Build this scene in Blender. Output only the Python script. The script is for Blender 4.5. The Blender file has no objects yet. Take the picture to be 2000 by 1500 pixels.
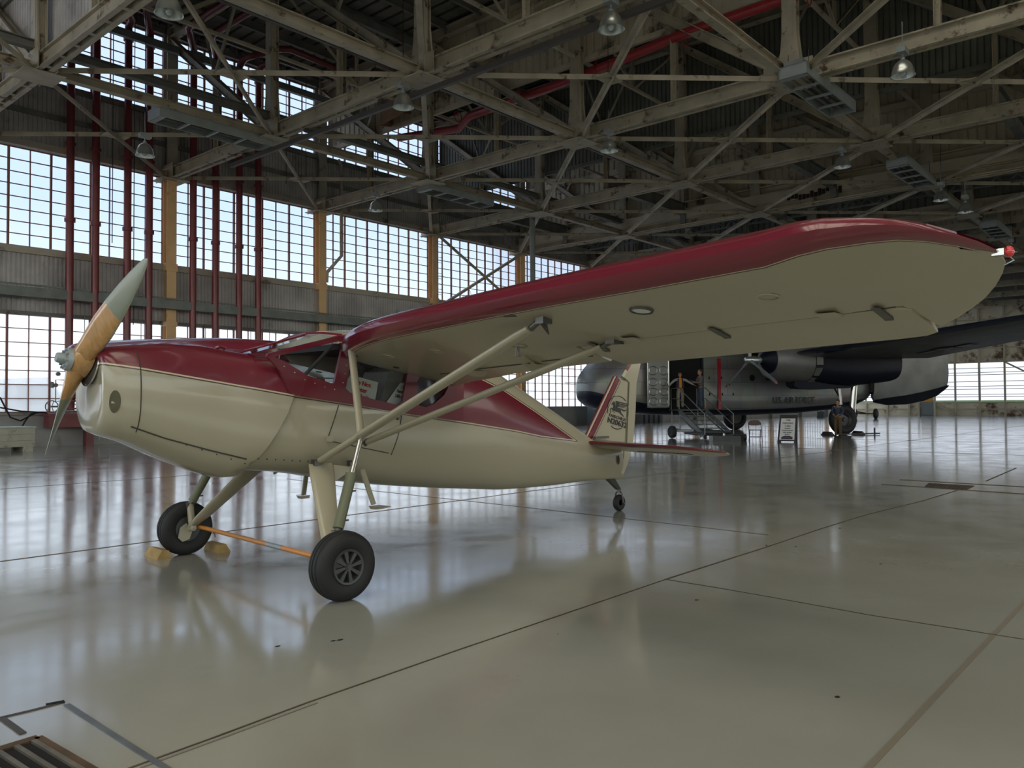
import bpy, bmesh, math, random
from mathutils import Vector, Matrix
random.seed(7)
V = Vector
sc = bpy.context.scene
COL = sc.collection
PI = math.pi

# ------------------------------------------------------------------ camera
FPX = 1567.2
PITCH, ROLL, YAW = math.radians(1.432), math.radians(-0.3213), math.radians(41.212)
EYE = V((0, 0, 1.5))
_F0 = V((math.cos(YAW), math.sin(YAW), 0)); _R0 = V((math.sin(YAW), -math.cos(YAW), 0)); _Z = V((0, 0, 1))
CF = _F0 * math.cos(PITCH) + _Z * math.sin(PITCH)
_U2 = _Z * math.cos(PITCH) - _F0 * math.sin(PITCH)
CR = _R0 * math.cos(ROLL) + _U2 * math.sin(ROLL)
CU = _U2 * math.cos(ROLL) - _R0 * math.sin(ROLL)
cd = bpy.data.cameras.new('camera')
cd.sensor_fit = 'HORIZONTAL'; cd.sensor_width = 36.0
cd.lens = 36.0 * FPX / 2000.0
cd.clip_start = 0.05; cd.clip_end = 1000
cam = bpy.data.objects.new('camera', cd); COL.objects.link(cam)
cam.matrix_world = Matrix(((CR.x, CU.x, -CF.x, EYE.x), (CR.y, CU.y, -CF.y, EYE.y), (CR.z, CU.z, -CF.z, EYE.z), (0, 0, 0, 1)))
sc.camera = cam

# ------------------------------------------------------------------ world, light, exposure
w = bpy.data.worlds.new('sky'); sc.world = w; w.use_nodes = True
nt = w.node_tree; nt.nodes.clear()
tc = nt.nodes.new('ShaderNodeTexCoord'); sep = nt.nodes.new('ShaderNodeSeparateXYZ')
ramp = nt.nodes.new('ShaderNodeValToRGB'); bg = nt.nodes.new('ShaderNodeBackground'); out = nt.nodes.new('ShaderNodeOutputWorld')
cr = ramp.color_ramp
cr.elements[0].position = 0.0; cr.elements[0].color = (0.98, 0.99, 1.0, 1)
cr.elements[1].position = 1.0; cr.elements[1].color = (0.95, 0.93, 0.88, 1)
for p, c in ((0.10, (0.92, 0.96, 1.0, 1)), (0.22, (0.66, 0.80, 1.0, 1)), (0.42, (0.66, 0.79, 1.0, 1)), (0.62, (0.92, 0.92, 0.9, 1))):
    e = cr.elements.new(p); e.color = c
nt.links.new(tc.outputs['Generated'], sep.inputs[0]); nt.links.new(sep.outputs['Z'], ramp.inputs[0])
nt.links.new(ramp.outputs[0], bg.inputs[0]); bg.inputs[1].default_value = 1.25
nt.links.new(bg.outputs[0], out.inputs[0])
sc.view_settings.view_transform = 'Standard'; sc.view_settings.look = 'None'
sc.view_settings.gamma = 1.0; sc.view_settings.use_curve_mapping = False
sc.view_settings.exposure = 1.72
cy = sc.cycles
cy.use_denoising = True
cy.max_bounces = 9; cy.diffuse_bounces = 4; cy.glossy_bounces = 4; cy.transparent_max_bounces = 24; cy.transmission_bounces = 6
cy.caustics_reflective = False; cy.caustics_refractive = False
cy.sample_clamp_indirect = 4.0

def portal(name, c, sx, sy, normal):
    l = bpy.data.lights.new(name, 'AREA'); l.shape = 'RECTANGLE'; l.size = sx; l.size_y = sy
    l.energy = 1.0; l.cycles.is_portal = True
    o = bpy.data.objects.new(name, l); COL.objects.link(o)
    o.location = c; o.rotation_euler = V(normal).to_track_quat('-Z', 'Y').to_euler()
    return o

# ------------------------------------------------------------------ helpers
def ray(px, py): return CF + CR * ((px - 1000) / FPX) + CU * ((750 - py) / FPX)
def on_x(px, py, x): d = ray(px, py); return EYE + d * ((x - EYE.x) / d.x)
def on_y(px, py, y): d = ray(px, py); return EYE + d * ((y - EYE.y) / d.y)
def on_z(px, py, z=0.0): d = ray(px, py); return EYE + d * ((z - EYE.z) / d.z)
def on_plane(px, py, n, p0): d = ray(px, py); return EYE + d * (n.dot(p0 - EYE) / n.dot(d))

def frame_of(d, up=None):
    d = d.normalized(); up = up or _Z
    if abs(d.dot(up)) > 0.98: up = V((1, 0, 0)) if abs(d.x) < 0.9 else V((0, 1, 0))
    s = d.cross(up).normalized(); u = s.cross(d).normalized()
    return d, s, u

class MB:
    def __init__(self): self.v = []; self.f = []; self.m = []
    def add(self, vs, fs, mi=0):
        b = len(self.v); self.v.extend([tuple(p) for p in vs])
        for f in fs: self.f.append(tuple(b + i for i in f)); self.m.append(mi)
    def hexa(self, p, mi=0):
        self.add(p, [(0, 3, 2, 1), (4, 5, 6, 7), (0, 1, 5, 4), (1, 2, 6, 5), (2, 3, 7, 6), (3, 0, 4, 7)], mi)
    def box(self, c, s, mi=0, M=None):
        x, y, z = s[0] / 2, s[1] / 2, s[2] / 2; c = V(c)
        ps = [V(q) for q in ((-x, -y, -z), (x, -y, -z), (x, y, -z), (-x, y, -z), (-x, -y, z), (x, -y, z), (x, y, z), (-x, y, z))]
        if M: ps = [M @ q for q in ps]
        self.hexa([c + q for q in ps], mi)
    def bb(self, a, b, mi=0):
        self.box([(a[i] + b[i]) / 2 for i in range(3)], [abs(b[i] - a[i]) for i in range(3)], mi)
    def beam(self, p, q, w, h, up=None, mi=0, off=(0, 0), w2=None, h2=None):
        p = V(p); q = V(q); d, s, u = frame_of(q - p, up)
        p = p + s * off[0] + u * off[1]; q = q + s * off[0] + u * off[1]
        w2 = w if w2 is None else w2; h2 = h if h2 is None else h2
        a = [p + s * (i * w / 2) + u * (j * h / 2) for i, j in ((-1, -1), (1, -1), (1, 1), (-1, 1))]
        b = [q + s * (i * w2 / 2) + u * (j * h2 / 2) for i, j in ((-1, -1), (1, -1), (1, 1), (-1, 1))]
        self.hexa(a + b, mi)
    def ibeam(self, p, q, w, h, t=0.04, up=None, mi=0):
        self.beam(p, q, w, t, up, mi, (0, h / 2 - t / 2)); self.beam(p, q, w, t, up, mi, (0, -h / 2 + t / 2))
        self.beam(p, q, t, h - 2 * t, up, mi)
    def twin(self, p, q, w, h, t=0.03, up=None, mi=0):     # two channels back to back with a gap
        for sgn in (-1, 1):
            self.beam(p, q, t, h, up, mi, (sgn * w * 0.22, 0))
            self.beam(p, q, w * 0.28, t, up, mi, (sgn * w * 0.36, h / 2 - t / 2)); self.beam(p, q, w * 0.28, t, up, mi, (sgn * w * 0.36, -h / 2 + t / 2))
    def angle(self, p, q, w, t=0.012, up=None, mi=0):
        self.beam(p, q, w, t, up, mi, (0, w / 2)); self.beam(p, q, t, w, up, mi, (w / 2, 0))
    def tube(self, pts, r, seg=10, cap=True, mi=0):
        pts = [V(p) for p in pts]; n = len(pts); rs = r if isinstance(r, (list, tuple)) else [r] * n
        rings = []; u = None
        for i, p in enumerate(pts):
            d = (pts[min(i + 1, n - 1)] - pts[max(i - 1, 0)]).normalized()
            if u is None: _, s, u = frame_of(d)
            else:
                u = (u - d * u.dot(d)).normalized(); s = d.cross(u)
            rings.append([p + (s * math.cos(a) + u * math.sin(a)) * rs[i] for a in [2 * PI * k / seg for k in range(seg)]])
        self.loft(rings, cap, mi)
    def loft(self, rings, cap=True, mi=0, closed=True, mfun=None):
        n = len(rings[0]); b = len(self.v)
        for r in rings: self.v.extend([tuple(p) for p in r])
        for i in range(len(rings) - 1):
            for k in range(n if closed else n - 1):
                k2 = (k + 1) % n
                self.f.append((b + i * n + k, b + i * n + k2, b + (i + 1) * n + k2, b + (i + 1) * n + k))
                self.m.append(mfun(i, k) if mfun else mi)
        if cap:
            self.f.append(tuple(b + k for k in reversed(range(n)))); self.m.append(mi)
            self.f.append(tuple(b + (len(rings) - 1) * n + k for k in range(n))); self.m.append(mi)
    def lathe(self, prof, c=(0, 0, 0), axis=(0, 0, 1), seg=16, mi=0, mfun=None, cap=False):
        d, s, u = frame_of(V(axis)); c = V(c)
        self.loft([[c + d * z + (s * math.cos(2 * PI * k / seg) + u * math.sin(2 * PI * k / seg)) * max(r, 1e-4) for k in range(seg)] for r, z in prof], cap, mi, True, mfun)
    def cyl(self, p, q, r, seg=12, mi=0, r2=None): self.tube([p, q], [r, r if r2 is None else r2], seg, True, mi)
    def prism(self, poly, vec, mi=0):
        vec = V(vec); n = len(poly); b = len(self.v); poly = [V(p) for p in poly]
        self.v.extend([tuple(p) for p in poly]); self.v.extend([tuple(p + vec) for p in poly])
        self.f.append(tuple(b + i for i in reversed(range(n)))); self.f.append(tuple(b + n + i for i in range(n))); self.m += [mi, mi]
        for i in range(n):
            j = (i + 1) % n; self.f.append((b + i, b + j, b + n + j, b + n + i)); self.m.append(mi)
    def sphere(self, c, r, seg=12, mi=0, sc3=(1, 1, 1)):
        n = max(6, seg // 2 + 2)
        self.loft([[V(c) + V((sc3[0] * r * math.sin(t) * math.cos(a), sc3[1] * r * math.sin(t) * math.sin(a), -sc3[2] * r * math.cos(t))) for a in [2 * PI * k / seg for k in range(seg)]]
                   for t in [max(0.02, min(PI - 0.02, PI * i / (n - 1))) for i in range(n)]], True, mi)
    def build(self, name, mats, parent=None, smooth=None, M=None, fix=True):
        me = bpy.data.meshes.new(name); me.from_pydata(self.v, [], self.f); me.update()
        for mm in (mats if isinstance(mats, (list, tuple)) else [mats]): me.materials.append(mm)
        me.polygons.foreach_set('material_index', self.m)
        if fix:
            bm = bmesh.new(); bm.from_mesh(me); bmesh.ops.recalc_face_normals(bm, faces=bm.faces[:]); bm.to_mesh(me); bm.free()
        if smooth is not None:
            me.polygons.foreach_set('use_smooth', [True] * len(me.polygons)); me.set_sharp_from_angle(angle=math.radians(smooth))
        o = bpy.data.objects.new(name, me); COL.objects.link(o)
        if parent is not None: o.parent = parent
        return o

def build_each(mb, name, mats, parent=None, smooth=None):
    # one object for each separate piece collected in mb
    par = list(range(len(mb.v)))
    def find(a):
        while par[a] != a: par[a] = par[par[a]]; a = par[a]
        return a
    for f in mb.f:
        r = find(f[0])
        for i in f[1:]: par[find(i)] = r
    groups = {}
    for fi, f in enumerate(mb.f): groups.setdefault(find(f[0]), []).append(fi)
    out = []
    for fl in groups.values():
        m = MB(); mp = {}
        for fi in fl:
            nf = []
            for i in mb.f[fi]:
                if i not in mp: mp[i] = len(m.v); m.v.append(mb.v[i])
                nf.append(mp[i])
            m.f.append(tuple(nf)); m.m.append(mb.m[fi])
        out.append(m.build(name, mats, parent, smooth))
    return out
def tag(o, label=None, cat=None, group=None, kind=None):
    if label: o['label'] = label
    if cat: o['category'] = cat
    if group: o['group'] = group
    if kind: o['kind'] = kind
    return o
def empty(name, loc=(0, 0, 0), rz=0.0, label=None, cat=None, group=None, kind=None):
    o = bpy.data.objects.new(name, None); COL.objects.link(o); o.location = loc; o.rotation_euler = (0, 0, rz); o.empty_display_size = 0.2
    return tag(o, label, cat, group, kind)
def dup(root, loc, rz=None, label=None, group=None, parent=None):
    c = root.copy(); COL.objects.link(c); c.location = loc
    if rz is not None: c.rotation_euler = (0, 0, rz)
    if parent is not None: c.parent = parent
    tag(c, label, None, group)
    for ch in list(root.children):
        d = ch.copy(); COL.objects.link(d); d.parent = c
        for g in list(ch.children):
            e = g.copy(); COL.objects.link(e); e.parent = d
    return c
def text(name, body, size, M, mat, parent=None, bold=0.0, ext=0.002, sx=1.0, align='CENTER', spacing=1.0):
    cu = bpy.data.curves.new(name, 'FONT'); cu.body = body; cu.size = size; cu.align_x = align; cu.align_y = 'CENTER'
    cu.extrude = ext; cu.offset = bold; cu.space_character = spacing; cu.resolution_u = 3
    o = bpy.data.objects.new(name, cu); COL.objects.link(o)
    dg = bpy.context.evaluated_depsgraph_get(); me = bpy.data.meshes.new_from_object(o.evaluated_get(dg)); bpy.data.objects.remove(o); bpy.data.curves.remove(cu)
    me.materials.clear(); me.materials.append(mat); o = bpy.data.objects.new(name, me); COL.objects.link(o)
    o.matrix_local = M @ Matrix.Diagonal((sx, 1, 1, 1))
    if parent is not None: o.parent = parent
    return o
def mat3(xax, yax, loc):
    x = V(xax).normalized(); y = V(yax); y = (y - x * x.dot(y)).normalized(); z = x.cross(y); l = V(loc)
    return Matrix(((x.x, y.x, z.x, l.x), (x.y, y.y, z.y, l.y), (x.z, y.z, z.z, l.z), (0, 0, 0, 1)))

# ------------------------------------------------------------------ materials
def mat(name, col, rough=0.6, metal=0.0, var=0.0, scale=6.0, dirt=None, dirt_amt=0.0, dscale=2.0, coat=0.0, spec=0.5, bump=0.0, stretch=None):
    m = bpy.data.materials.new(name); m.use_nodes = True; t = m.node_tree; N = t.nodes; Lk = t.links
    b = N['Principled BSDF']; b.inputs['Base Color'].default_value = (*col, 1); b.inputs['Roughness'].default_value = rough
    b.inputs['Metallic'].default_value = metal; b.inputs['Coat Weight'].default_value = coat; b.inputs['Coat Roughness'].default_value = 0.06
    b.inputs['Specular IOR Level'].default_value = spec
    if var > 0 or dirt_amt > 0 or bump > 0:
        tcn = N.new('ShaderNodeTexCoord'); mp = N.new('ShaderNodeMapping'); Lk.new(tcn.outputs['Object'], mp.inputs[0])
        if stretch: mp.inputs['Scale'].default_value = stretch
        cur = None
        if var > 0:
            n = N.new('ShaderNodeTexNoise'); n.inputs['Scale'].default_value = scale; n.inputs['Detail'].default_value = 4; Lk.new(mp.outputs[0], n.inputs['Vector'])
            r = N.new('ShaderNodeValToRGB'); r.color_ramp.elements[0].position = 0.3; r.color_ramp.elements[1].position = 0.72
            r.color_ramp.elements[0].color = (*[c * (1 - var) for c in col], 1); r.color_ramp.elements[1].color = (*[min(1, c * (1 + var)) for c in col], 1)
            Lk.new(n.outputs['Fac'], r.inputs[0]); cur = r.outputs[0]
        if dirt_amt > 0:
            n2 = N.new('ShaderNodeTexNoise'); n2.inputs['Scale'].default_value = dscale; n2.inputs['Detail'].default_value = 6; n2.inputs['Roughness'].default_value = 0.65; Lk.new(mp.outputs[0], n2.inputs['Vector'])
            r2 = N.new('ShaderNodeValToRGB'); r2.color_ramp.elements[0].position = 0.66 - 0.25 * dirt_amt; r2.color_ramp.elements[1].position = 0.72 - 0.15 * dirt_amt
            Lk.new(n2.outputs['Fac'], r2.inputs[0])
            mx = N.new('ShaderNodeMix'); mx.data_type = 'RGBA'; Lk.new(r2.outputs[0], mx.inputs['Factor'])
            if cur: Lk.new(cur, mx.inputs['A'])
            else: mx.inputs['A'].default_value = (*col, 1)
            mx.inputs['B'].default_value = (*dirt, 1); cur = mx.outputs['Result']
        if cur: Lk.new(cur, b.inputs['Base Color'])
        if bump > 0:
            bn = N.new('ShaderNodeTexNoise'); bn.inputs['Scale'].default_value = scale * 2; Lk.new(mp.outputs[0], bn.inputs['Vector'])
            bp = N.new('ShaderNodeBump'); bp.inputs['Strength'].default_value = bump; bp.inputs['Distance'].default_value = 0.02
            Lk.new(bn.outputs['Fac'], bp.inputs['Height']); Lk.new(bp.outputs[0], b.inputs['Normal'])
    return m

def pane_mat(name, tint=(0.9, 0.93, 0.95), gloss=0.1, milky=0.0):
    m = bpy.data.materials.new(name); m.use_nodes = True; t = m.node_tree; N = t.nodes; N.clear(); L = t.links
    o = N.new('ShaderNodeOutputMaterial'); tr = N.new('ShaderNodeBsdfTransparent'); tr.inputs[0].default_value = (*tint, 1)
    gl = N.new('ShaderNodeBsdfGlossy'); gl.inputs['Roughness'].default_value = 0.03; gl.inputs['Color'].default_value = (0.9, 0.9, 0.9, 1)
    lw = N.new('ShaderNodeLayerWeight'); lw.inputs[0].default_value = 0.25
    ml = N.new('ShaderNodeMath'); ml.operation = 'MULTIPLY'; ml.inputs[1].default_value = gloss * 4; L.new(lw.outputs['Fresnel'], ml.inputs[0])
    mx = N.new('ShaderNodeMixShader'); L.new(ml.outputs[0], mx.inputs[0]); L.new(tr.outputs[0], mx.inputs[1]); L.new(gl.outputs[0], mx.inputs[2])
    last = mx
    if milky > 0:
        tl = N.new('ShaderNodeBsdfTranslucent'); tl.inputs[0].default_value = (0.9, 0.92, 0.93, 1)
        m2 = N.new('ShaderNodeMixShader'); m2.inputs[0].default_value = milky; L.new(last.outputs[0], m2.inputs[1]); L.new(tl.outputs[0], m2.inputs[2]); last = m2
    L.new(last.outputs[0], o.inputs[0]); return m

M = {}
RUST = (0.10, 0.055, 0.03)
M['steel_cream'] = mat('cream painted steel', (0.45, 0.405, 0.315), 0.6, 0, 0.22, 1.3, RUST, 0.35, 2.2)
M['steel_dark'] = mat('dark grey steel', (0.20, 0.20, 0.19), 0.6, 0, 0.25, 1.5, RUST, 0.25, 2.0)
M['steel_green'] = mat('grey green steel', (0.19, 0.215, 0.21), 0.5, 0, 0.2, 2.0)
M['siding_wall'] = mat('grey corrugated siding', (0.50, 0.49, 0.50), 0.65, 0, 0.3, 0.7, (0.3, 0.29, 0.28), 0.4, 0.6)
M['siding_tan'] = mat('tan rib siding', (0.62, 0.55, 0.43), 0.65, 0, 0.18, 0.6, (0.16, 0.12, 0.08), 0.35, 0.7)
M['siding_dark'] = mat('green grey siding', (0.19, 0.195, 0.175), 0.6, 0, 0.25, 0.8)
M['deck'] = mat('roof deck', (0.20, 0.19, 0.17), 0.8, 0, 0.3, 0.9, (0.10, 0.09, 0.08), 0.35, 0.5)
M['batten'] = mat('roof batten', (0.06, 0.055, 0.05), 0.8)
M['orange'] = mat('orange column paint', (0.80, 0.54, 0.28), 0.5, 0, 0.12, 1.5, (0.3, 0.16, 0.07), 0.2, 1.5)
M['beige'] = mat('beige trim paint', (0.42, 0.39, 0.33), 0.55, 0, 0.15, 1.0, (0.15, 0.11, 0.08), 0.3, 1.2)
M['plinth'] = mat('grey white painted block', (0.42, 0.42, 0.41), 0.7, 0, 0.1, 1.2, (0.25, 0.24, 0.23), 0.3, 0.9)
M['muntin'] = mat('red brown window bar', (0.30, 0.14, 0.12), 0.6)
M['red_pipe'] = mat('red fire pipe', (0.19, 0.034, 0.04), 0.38, 0, 0.15, 3, coat=0.2)
M['dark_pipe'] = mat('dark conduit', (0.06, 0.055, 0.052), 0.5)
M['black'] = mat('black rubber cable', (0.015, 0.015, 0.016), 0.5)
M['glass'] = pane_mat('dusty window pane', (0.515, 0.53, 0.555), 0.06)
M['ribglass'] = pane_mat('ribbed wired glass', (0.58, 0.60, 0.62), 0.05, 0.30)
M['bright_red'] = mat('bright red main', (0.42, 0.04, 0.05), 0.35, coat=0.2)
M['fillglass'] = pane_mat('added daylight pane', (0.83, 0.805, 0.74), 0.05)  # warm pane for the daylight openings added above and behind the viewer
M['galv'] = mat('galvanised grey sheet', (0.33, 0.37, 0.38), 0.4, 0.25, 0.12, 2)
M['alu'] = mat('spun aluminium', (0.62, 0.66, 0.64), 0.28, 0.85, 0.1, 3)
M['white'] = mat('white paint', (0.78, 0.78, 0.77), 0.4)
M['lampglass'] = mat('lamp lens', (0.55, 0.62, 0.62), 0.15, 0.1)
M['brown_card'] = mat('brown sheet lining', (0.33, 0.2, 0.12), 0.7, 0, 0.2, 2)
M['concrete_out'] = mat('concrete apron', (0.42, 0.42, 0.41), 0.85, 0, 0.1, 0.2)
M['grass'] = mat('distant grass', (0.20, 0.30, 0.12), 0.9, 0, 0.2, 0.1)
# ------------------------------------------------------------------ the setting
YW = 33.4                       # window wall
XE = 96.0                       # far hangar doors
XK = [8.3 + 7.635 * k for k in range(12)]
YJ = [33.4 - 8.0 * j for j in range(9)]
ZB, ZT, ZR = 11.3, 17.3, 17.75
ORD = 'first second third fourth fifth sixth seventh eighth ninth tenth eleventh twelfth thirteenth'.split()

# floor with sealed, glossy, slightly uneven concrete
fm = bpy.data.materials.new('sealed concrete floor'); fm.use_nodes = True
t = fm.node_tree; N = t.nodes; L = t.links; b = N['Principled BSDF']
tcn = N.new('ShaderNodeTexCoord')
n1 = N.new('ShaderNodeTexNoise'); n1.inputs['Scale'].default_value = 0.55; n1.inputs['Detail'].default_value = 6; L.new(tcn.outputs['Object'], n1.inputs['Vector'])
r1 = N.new('ShaderNodeValToRGB'); r1.color_ramp.elements[0].position = 0.3; r1.color_ramp.elements[1].position = 0.75
r1.color_ramp.elements[0].color = (0.31, 0.31, 0.265, 1); r1.color_ramp.elements[1].color = (0.39, 0.395, 0.355, 1); L.new(n1.outputs['Fac'], r1.inputs[0])
n2 = N.new('ShaderNodeTexNoise'); n2.inputs['Scale'].default_value = 9.0; n2.inputs['Detail'].default_value = 5; n2.inputs['Roughness'].default_value = 0.7; L.new(tcn.outputs['Object'], n2.inputs['Vector'])
r2 = N.new('ShaderNodeValToRGB'); r2.color_ramp.elements[0].position = 0.715; r2.color_ramp.elements[1].position = 0.74; L.new(n2.outputs['Fac'], r2.inputs[0])
mx = N.new('ShaderNodeMix'); mx.data_type = 'RGBA'; L.new(r2.outputs[0], mx.inputs['Factor']); L.new(r1.outputs[0], mx.inputs['A']); mx.inputs['B'].default_value = (0.13, 0.115, 0.095, 1)
n5 = N.new('ShaderNodeTexNoise'); n5.inputs['Scale'].default_value = 1.1; n5.inputs['Detail'].default_value = 8; n5.inputs['Roughness'].default_value = 0.6; L.new(tcn.outputs['Object'], n5.inputs['Vector'])
r5 = N.new('ShaderNodeValToRGB'); r5.color_ramp.elements[0].position = 0.60; r5.color_ramp.elements[1].position = 0.80; r5.color_ramp.elements[1].color = (0.6, 0.6, 0.6, 1); L.new(n5.outputs['Fac'], r5.inputs[0])
mx2 = N.new('ShaderNodeMix'); mx2.data_type = 'RGBA'; L.new(r5.outputs[0], mx2.inputs['Factor']); L.new(mx.outputs['Result'], mx2.inputs['A']); mx2.inputs['B'].default_value = (0.30, 0.255, 0.19, 1)
L.new(mx2.outputs['Result'], b.inputs['Base Color'])
n3 = N.new('ShaderNodeTexNoise'); n3.inputs['Scale'].default_value = 1.6; n3.inputs['Detail'].default_value = 5; L.new(tcn.outputs['Object'], n3.inputs['Vector'])
r3 = N.new('ShaderNodeMapRange'); r3.inputs['From Min'].default_value = 0.3; r3.inputs['From Max'].default_value = 0.7; r3.inputs['To Min'].default_value = 0.09; r3.inputs['To Max'].default_value = 0.22; L.new(n3.outputs['Fac'], r3.inputs['Value'])
L.new(r3.outputs[0], b.inputs['Roughness']); b.inputs['Coat Weight'].default_value = 0.45; b.inputs['Coat Roughness'].default_value = 0.1; b.inputs['Specular IOR Level'].default_value = 0.62
n4 = N.new('ShaderNodeTexNoise'); n4.inputs['Scale'].default_value = 2.6; n4.inputs['Detail'].default_value = 3; L.new(tcn.outputs['Object'], n4.inputs['Vector'])
bp = N.new('ShaderNodeBump'); bp.inputs['Strength'].default_value = 0.09; bp.inputs['Distance'].default_value = 0.02; L.new(n4.outputs['Fac'], bp.inputs['Height']); L.new(bp.outputs[0], b.inputs['Normal'])
M['floor'] = fm
f = MB(); f.bb((-30, -46, -0.3), (XE + 0.6, YW + 0.4, 0.0)); tag(f.build('floor', M['floor']), 'glossy sealed concrete hangar floor', 'floor', kind='structure')
g = MB(); g.bb((-400, -400, -0.6), (600, 400, -0.32)); tag(g.build('ground', M['concrete_out']), 'concrete apron outside the hangar windows', 'ground', kind='structure')
g = MB(); g.bb((190, -200, -0.32), (420, 62, 1.75)); tag(g.build('field', M['grass']), 'pale green field far beyond the end doors', 'field', kind='structure')

def corrugated(mb, p, q, z0, z1, pitch, depth, nrm, flat=0.5):
    p = V((*p, 0)); q = V((*q, 0)); Ln = (q - p).length; d = (q - p).normalized(); n = int(Ln / pitch); nrm = V((*nrm, 0))
    prof = []
    for i in range(n + 1):
        s = i * pitch
        for fr, dd in ((0, 0), (flat * 0.8, 0), (flat, depth), (0.98 - 0.0, depth) if flat < 0.8 else (0.99, depth)):
            if s + fr * pitch <= Ln: prof.append((s + fr * pitch, dd))
    for a, b2 in zip(prof, prof[1:]):
        A = p + d * a[0] + nrm * a[1]; B = p + d * b2[0] + nrm * b2[1]
        mb.add([(A.x, A.y, z0), (B.x, B.y, z0), (B.x, B.y, z1), (A.x, A.y, z1)], [(0, 1, 2, 3)])

# window wall: plinth, siding bands, girts
wl = MB(); wl.bb((-30, YW, 0), (XE, YW + 0.35, 1.27)); wl.bb((-30, YW - 0.1, 1.2), (XE, YW + 0.3, 1.29))
WALL = tag(wl.build('wall_left', M['plinth']), 'tall window wall with painted plinth and corrugated bands', 'wall', kind='structure')
sd = MB()
for z0, z1 in ((5.02, 7.25), (11.5, 13.75), (17.45, 18.2)): corrugated(sd, (-30, YW - 0.02), (XE, YW - 0.02), z0, z1, 0.16, -0.045, (0, 1))
for z0, z1 in ((5.02, 7.25), (11.5, 13.75), (17.45, 18.2)): sd.bb((-30, YW + 0.06, z0), (XE, YW + 0.12, z1))
sd.build('siding', M['siding_wall'], WALL)
tr = MB()
for z, h, dd in ((7.36, 0.26, 0.16), (11.32, 0.24, 0.3)): tr.bb((-30, YW - dd, z - h / 2), (XE, YW + 0.1, z + h / 2))
tr.build('girt', M['beige'], WALL)
tr = MB()
for z, h, dd in ((5.0, 0.14, 0.12), (12.6, 0.2, 0.14), (13.82, 0.22, 0.2), (17.4, 0.25, 0.2)): tr.bb((-30, YW - dd, z - h / 2), (XE, YW + 0.1, z + h / 2))
tr.build('dark_girt', M['steel_dark'], WALL)
rl = MB()
rl.beam((-30, YW - 0.75, 5.72), (XE, YW - 0.75, 5.72), 0.16, 0.34); rl.beam((-30, YW - 0.7, 5.98), (XE, YW - 0.7, 5.98), 0.06, 0.06)
for k in range(60): rl.beam((-28 + 2.1 * k, YW - 0.75, 5.72), (-28 + 2.1 * k, YW, 5.72), 0.06, 0.1)
tag(rl.build('crane_rail', M['steel_green']), 'grey green steel rail on brackets along the window wall', 'rail', kind='structure')

# windows: three bands per bay
nwin = 0
BANDS = ((1.29, 4.95, 7, 'lower'), (7.5, 11.2, 8, 'middle'), (13.93, 17.25, 8, 'upper'))
fr_cache = {}
def window_mesh(wd, hh, cols, rows):
    fb = MB(); n = len(cols) - 1
    for i, cx in enumerate(cols):
        tk = 0.07 if i in (0, n) or i % 2 == 0 else 0.026
        fb.bb((cx - tk / 2, -0.04, 0), (cx + tk / 2, 0.05, hh))
    for r in range(rows + 1):
        z = hh * r / rows; tk = 0.06 if r in (0, rows) else 0.026
        fb.bb((-wd / 2, -0.03, z - tk / 2), (wd / 2, 0.04, z + tk / 2))
    return fb
for bi, (z0, z1, rows, nm) in enumerate(BANDS):
    wd = 7.635 - 0.40; cols = [-wd / 2 + wd * i / 10 for i in range(11)]
    proto = None
    for k in range(-2, 12):
        xc = 8.3 + 7.635 * (k - 0.5) if False else 8.3 + 7.635 * k - 3.8175
        if xc > XE - 4: continue
        nwin += 1
        nmw = 'window_%d' % nwin
        lab = '%s window band of small panes, %s bay along the wall' % (nm, ORD[k + 2] if k + 2 < 13 else 'last')
        if proto is None:
            o = window_mesh(wd, z1 - z0, cols, rows).build(nmw, M['muntin']); o.location = (xc, YW + 0.05, z0)
            pn = MB(); pn.bb((-wd / 2, 0.0, 0.0), (wd / 2, 0.006, z1 - z0)); pn.build('pane', M['ribglass'] if bi == 0 else M['glass'], o); proto = o
            tag(o, lab, 'window', 'windows of the long wall', 'structure')
        else:
            o = dup(proto, (xc, YW + 0.05, z0), None, lab); o.name = nmw

# columns of the window wall
colm = MB()
colm.ibeam((0, 0, 4.9), (0, 0, 11.3), 0.42, 0.36, 0.03, up=V((0, 1, 0)))
colg = MB(); colg.ibeam((0, 0, 0), (0, 0, 1.29), 0.44, 0.38, 0.03, up=V((0, 1, 0)))
colu = MB(); colu.ibeam((0, 0, 11.3), (0, 0, 17.7), 0.46, 0.4, 0.03, up=V((0, 1, 0)))
colm2 = MB(); colm2.ibeam((0, 0, 1.29), (0, 0, 4.9), 0.42, 0.36, 0.03, up=V((0, 1, 0)))
croot = None
for k in range(-1, 12):
    x = 8.3 + 7.635 * k
    lab = '%s steel column of the window wall, orange below the trusses' % (ORD[k + 1])
    if croot is None:
        croot = empty('column', (x, YW - 0.2, 0), 0, lab, 'column', 'columns of the window wall', 'structure')
        colm.build('shaft', M['orange'], croot); colm2.build('shaft', M['orange'], croot); colg.build('base', M['plinth'], croot); colu.build('upper_shaft', M['beige'], croot)
        pl = MB(); pl.box((0, 0.0, 7.35), (0.5, 0.42, 0.32)); pl.box((0, 0, 4.95), (0.5, 0.42, 0.2)); pl.box((0, 0, 11.28), (0.56, 0.46, 0.18)); pl.build('splice_plate', M['orange'], croot)
    else: dup(croot, (x, YW - 0.2, 0), None, lab)

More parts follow.
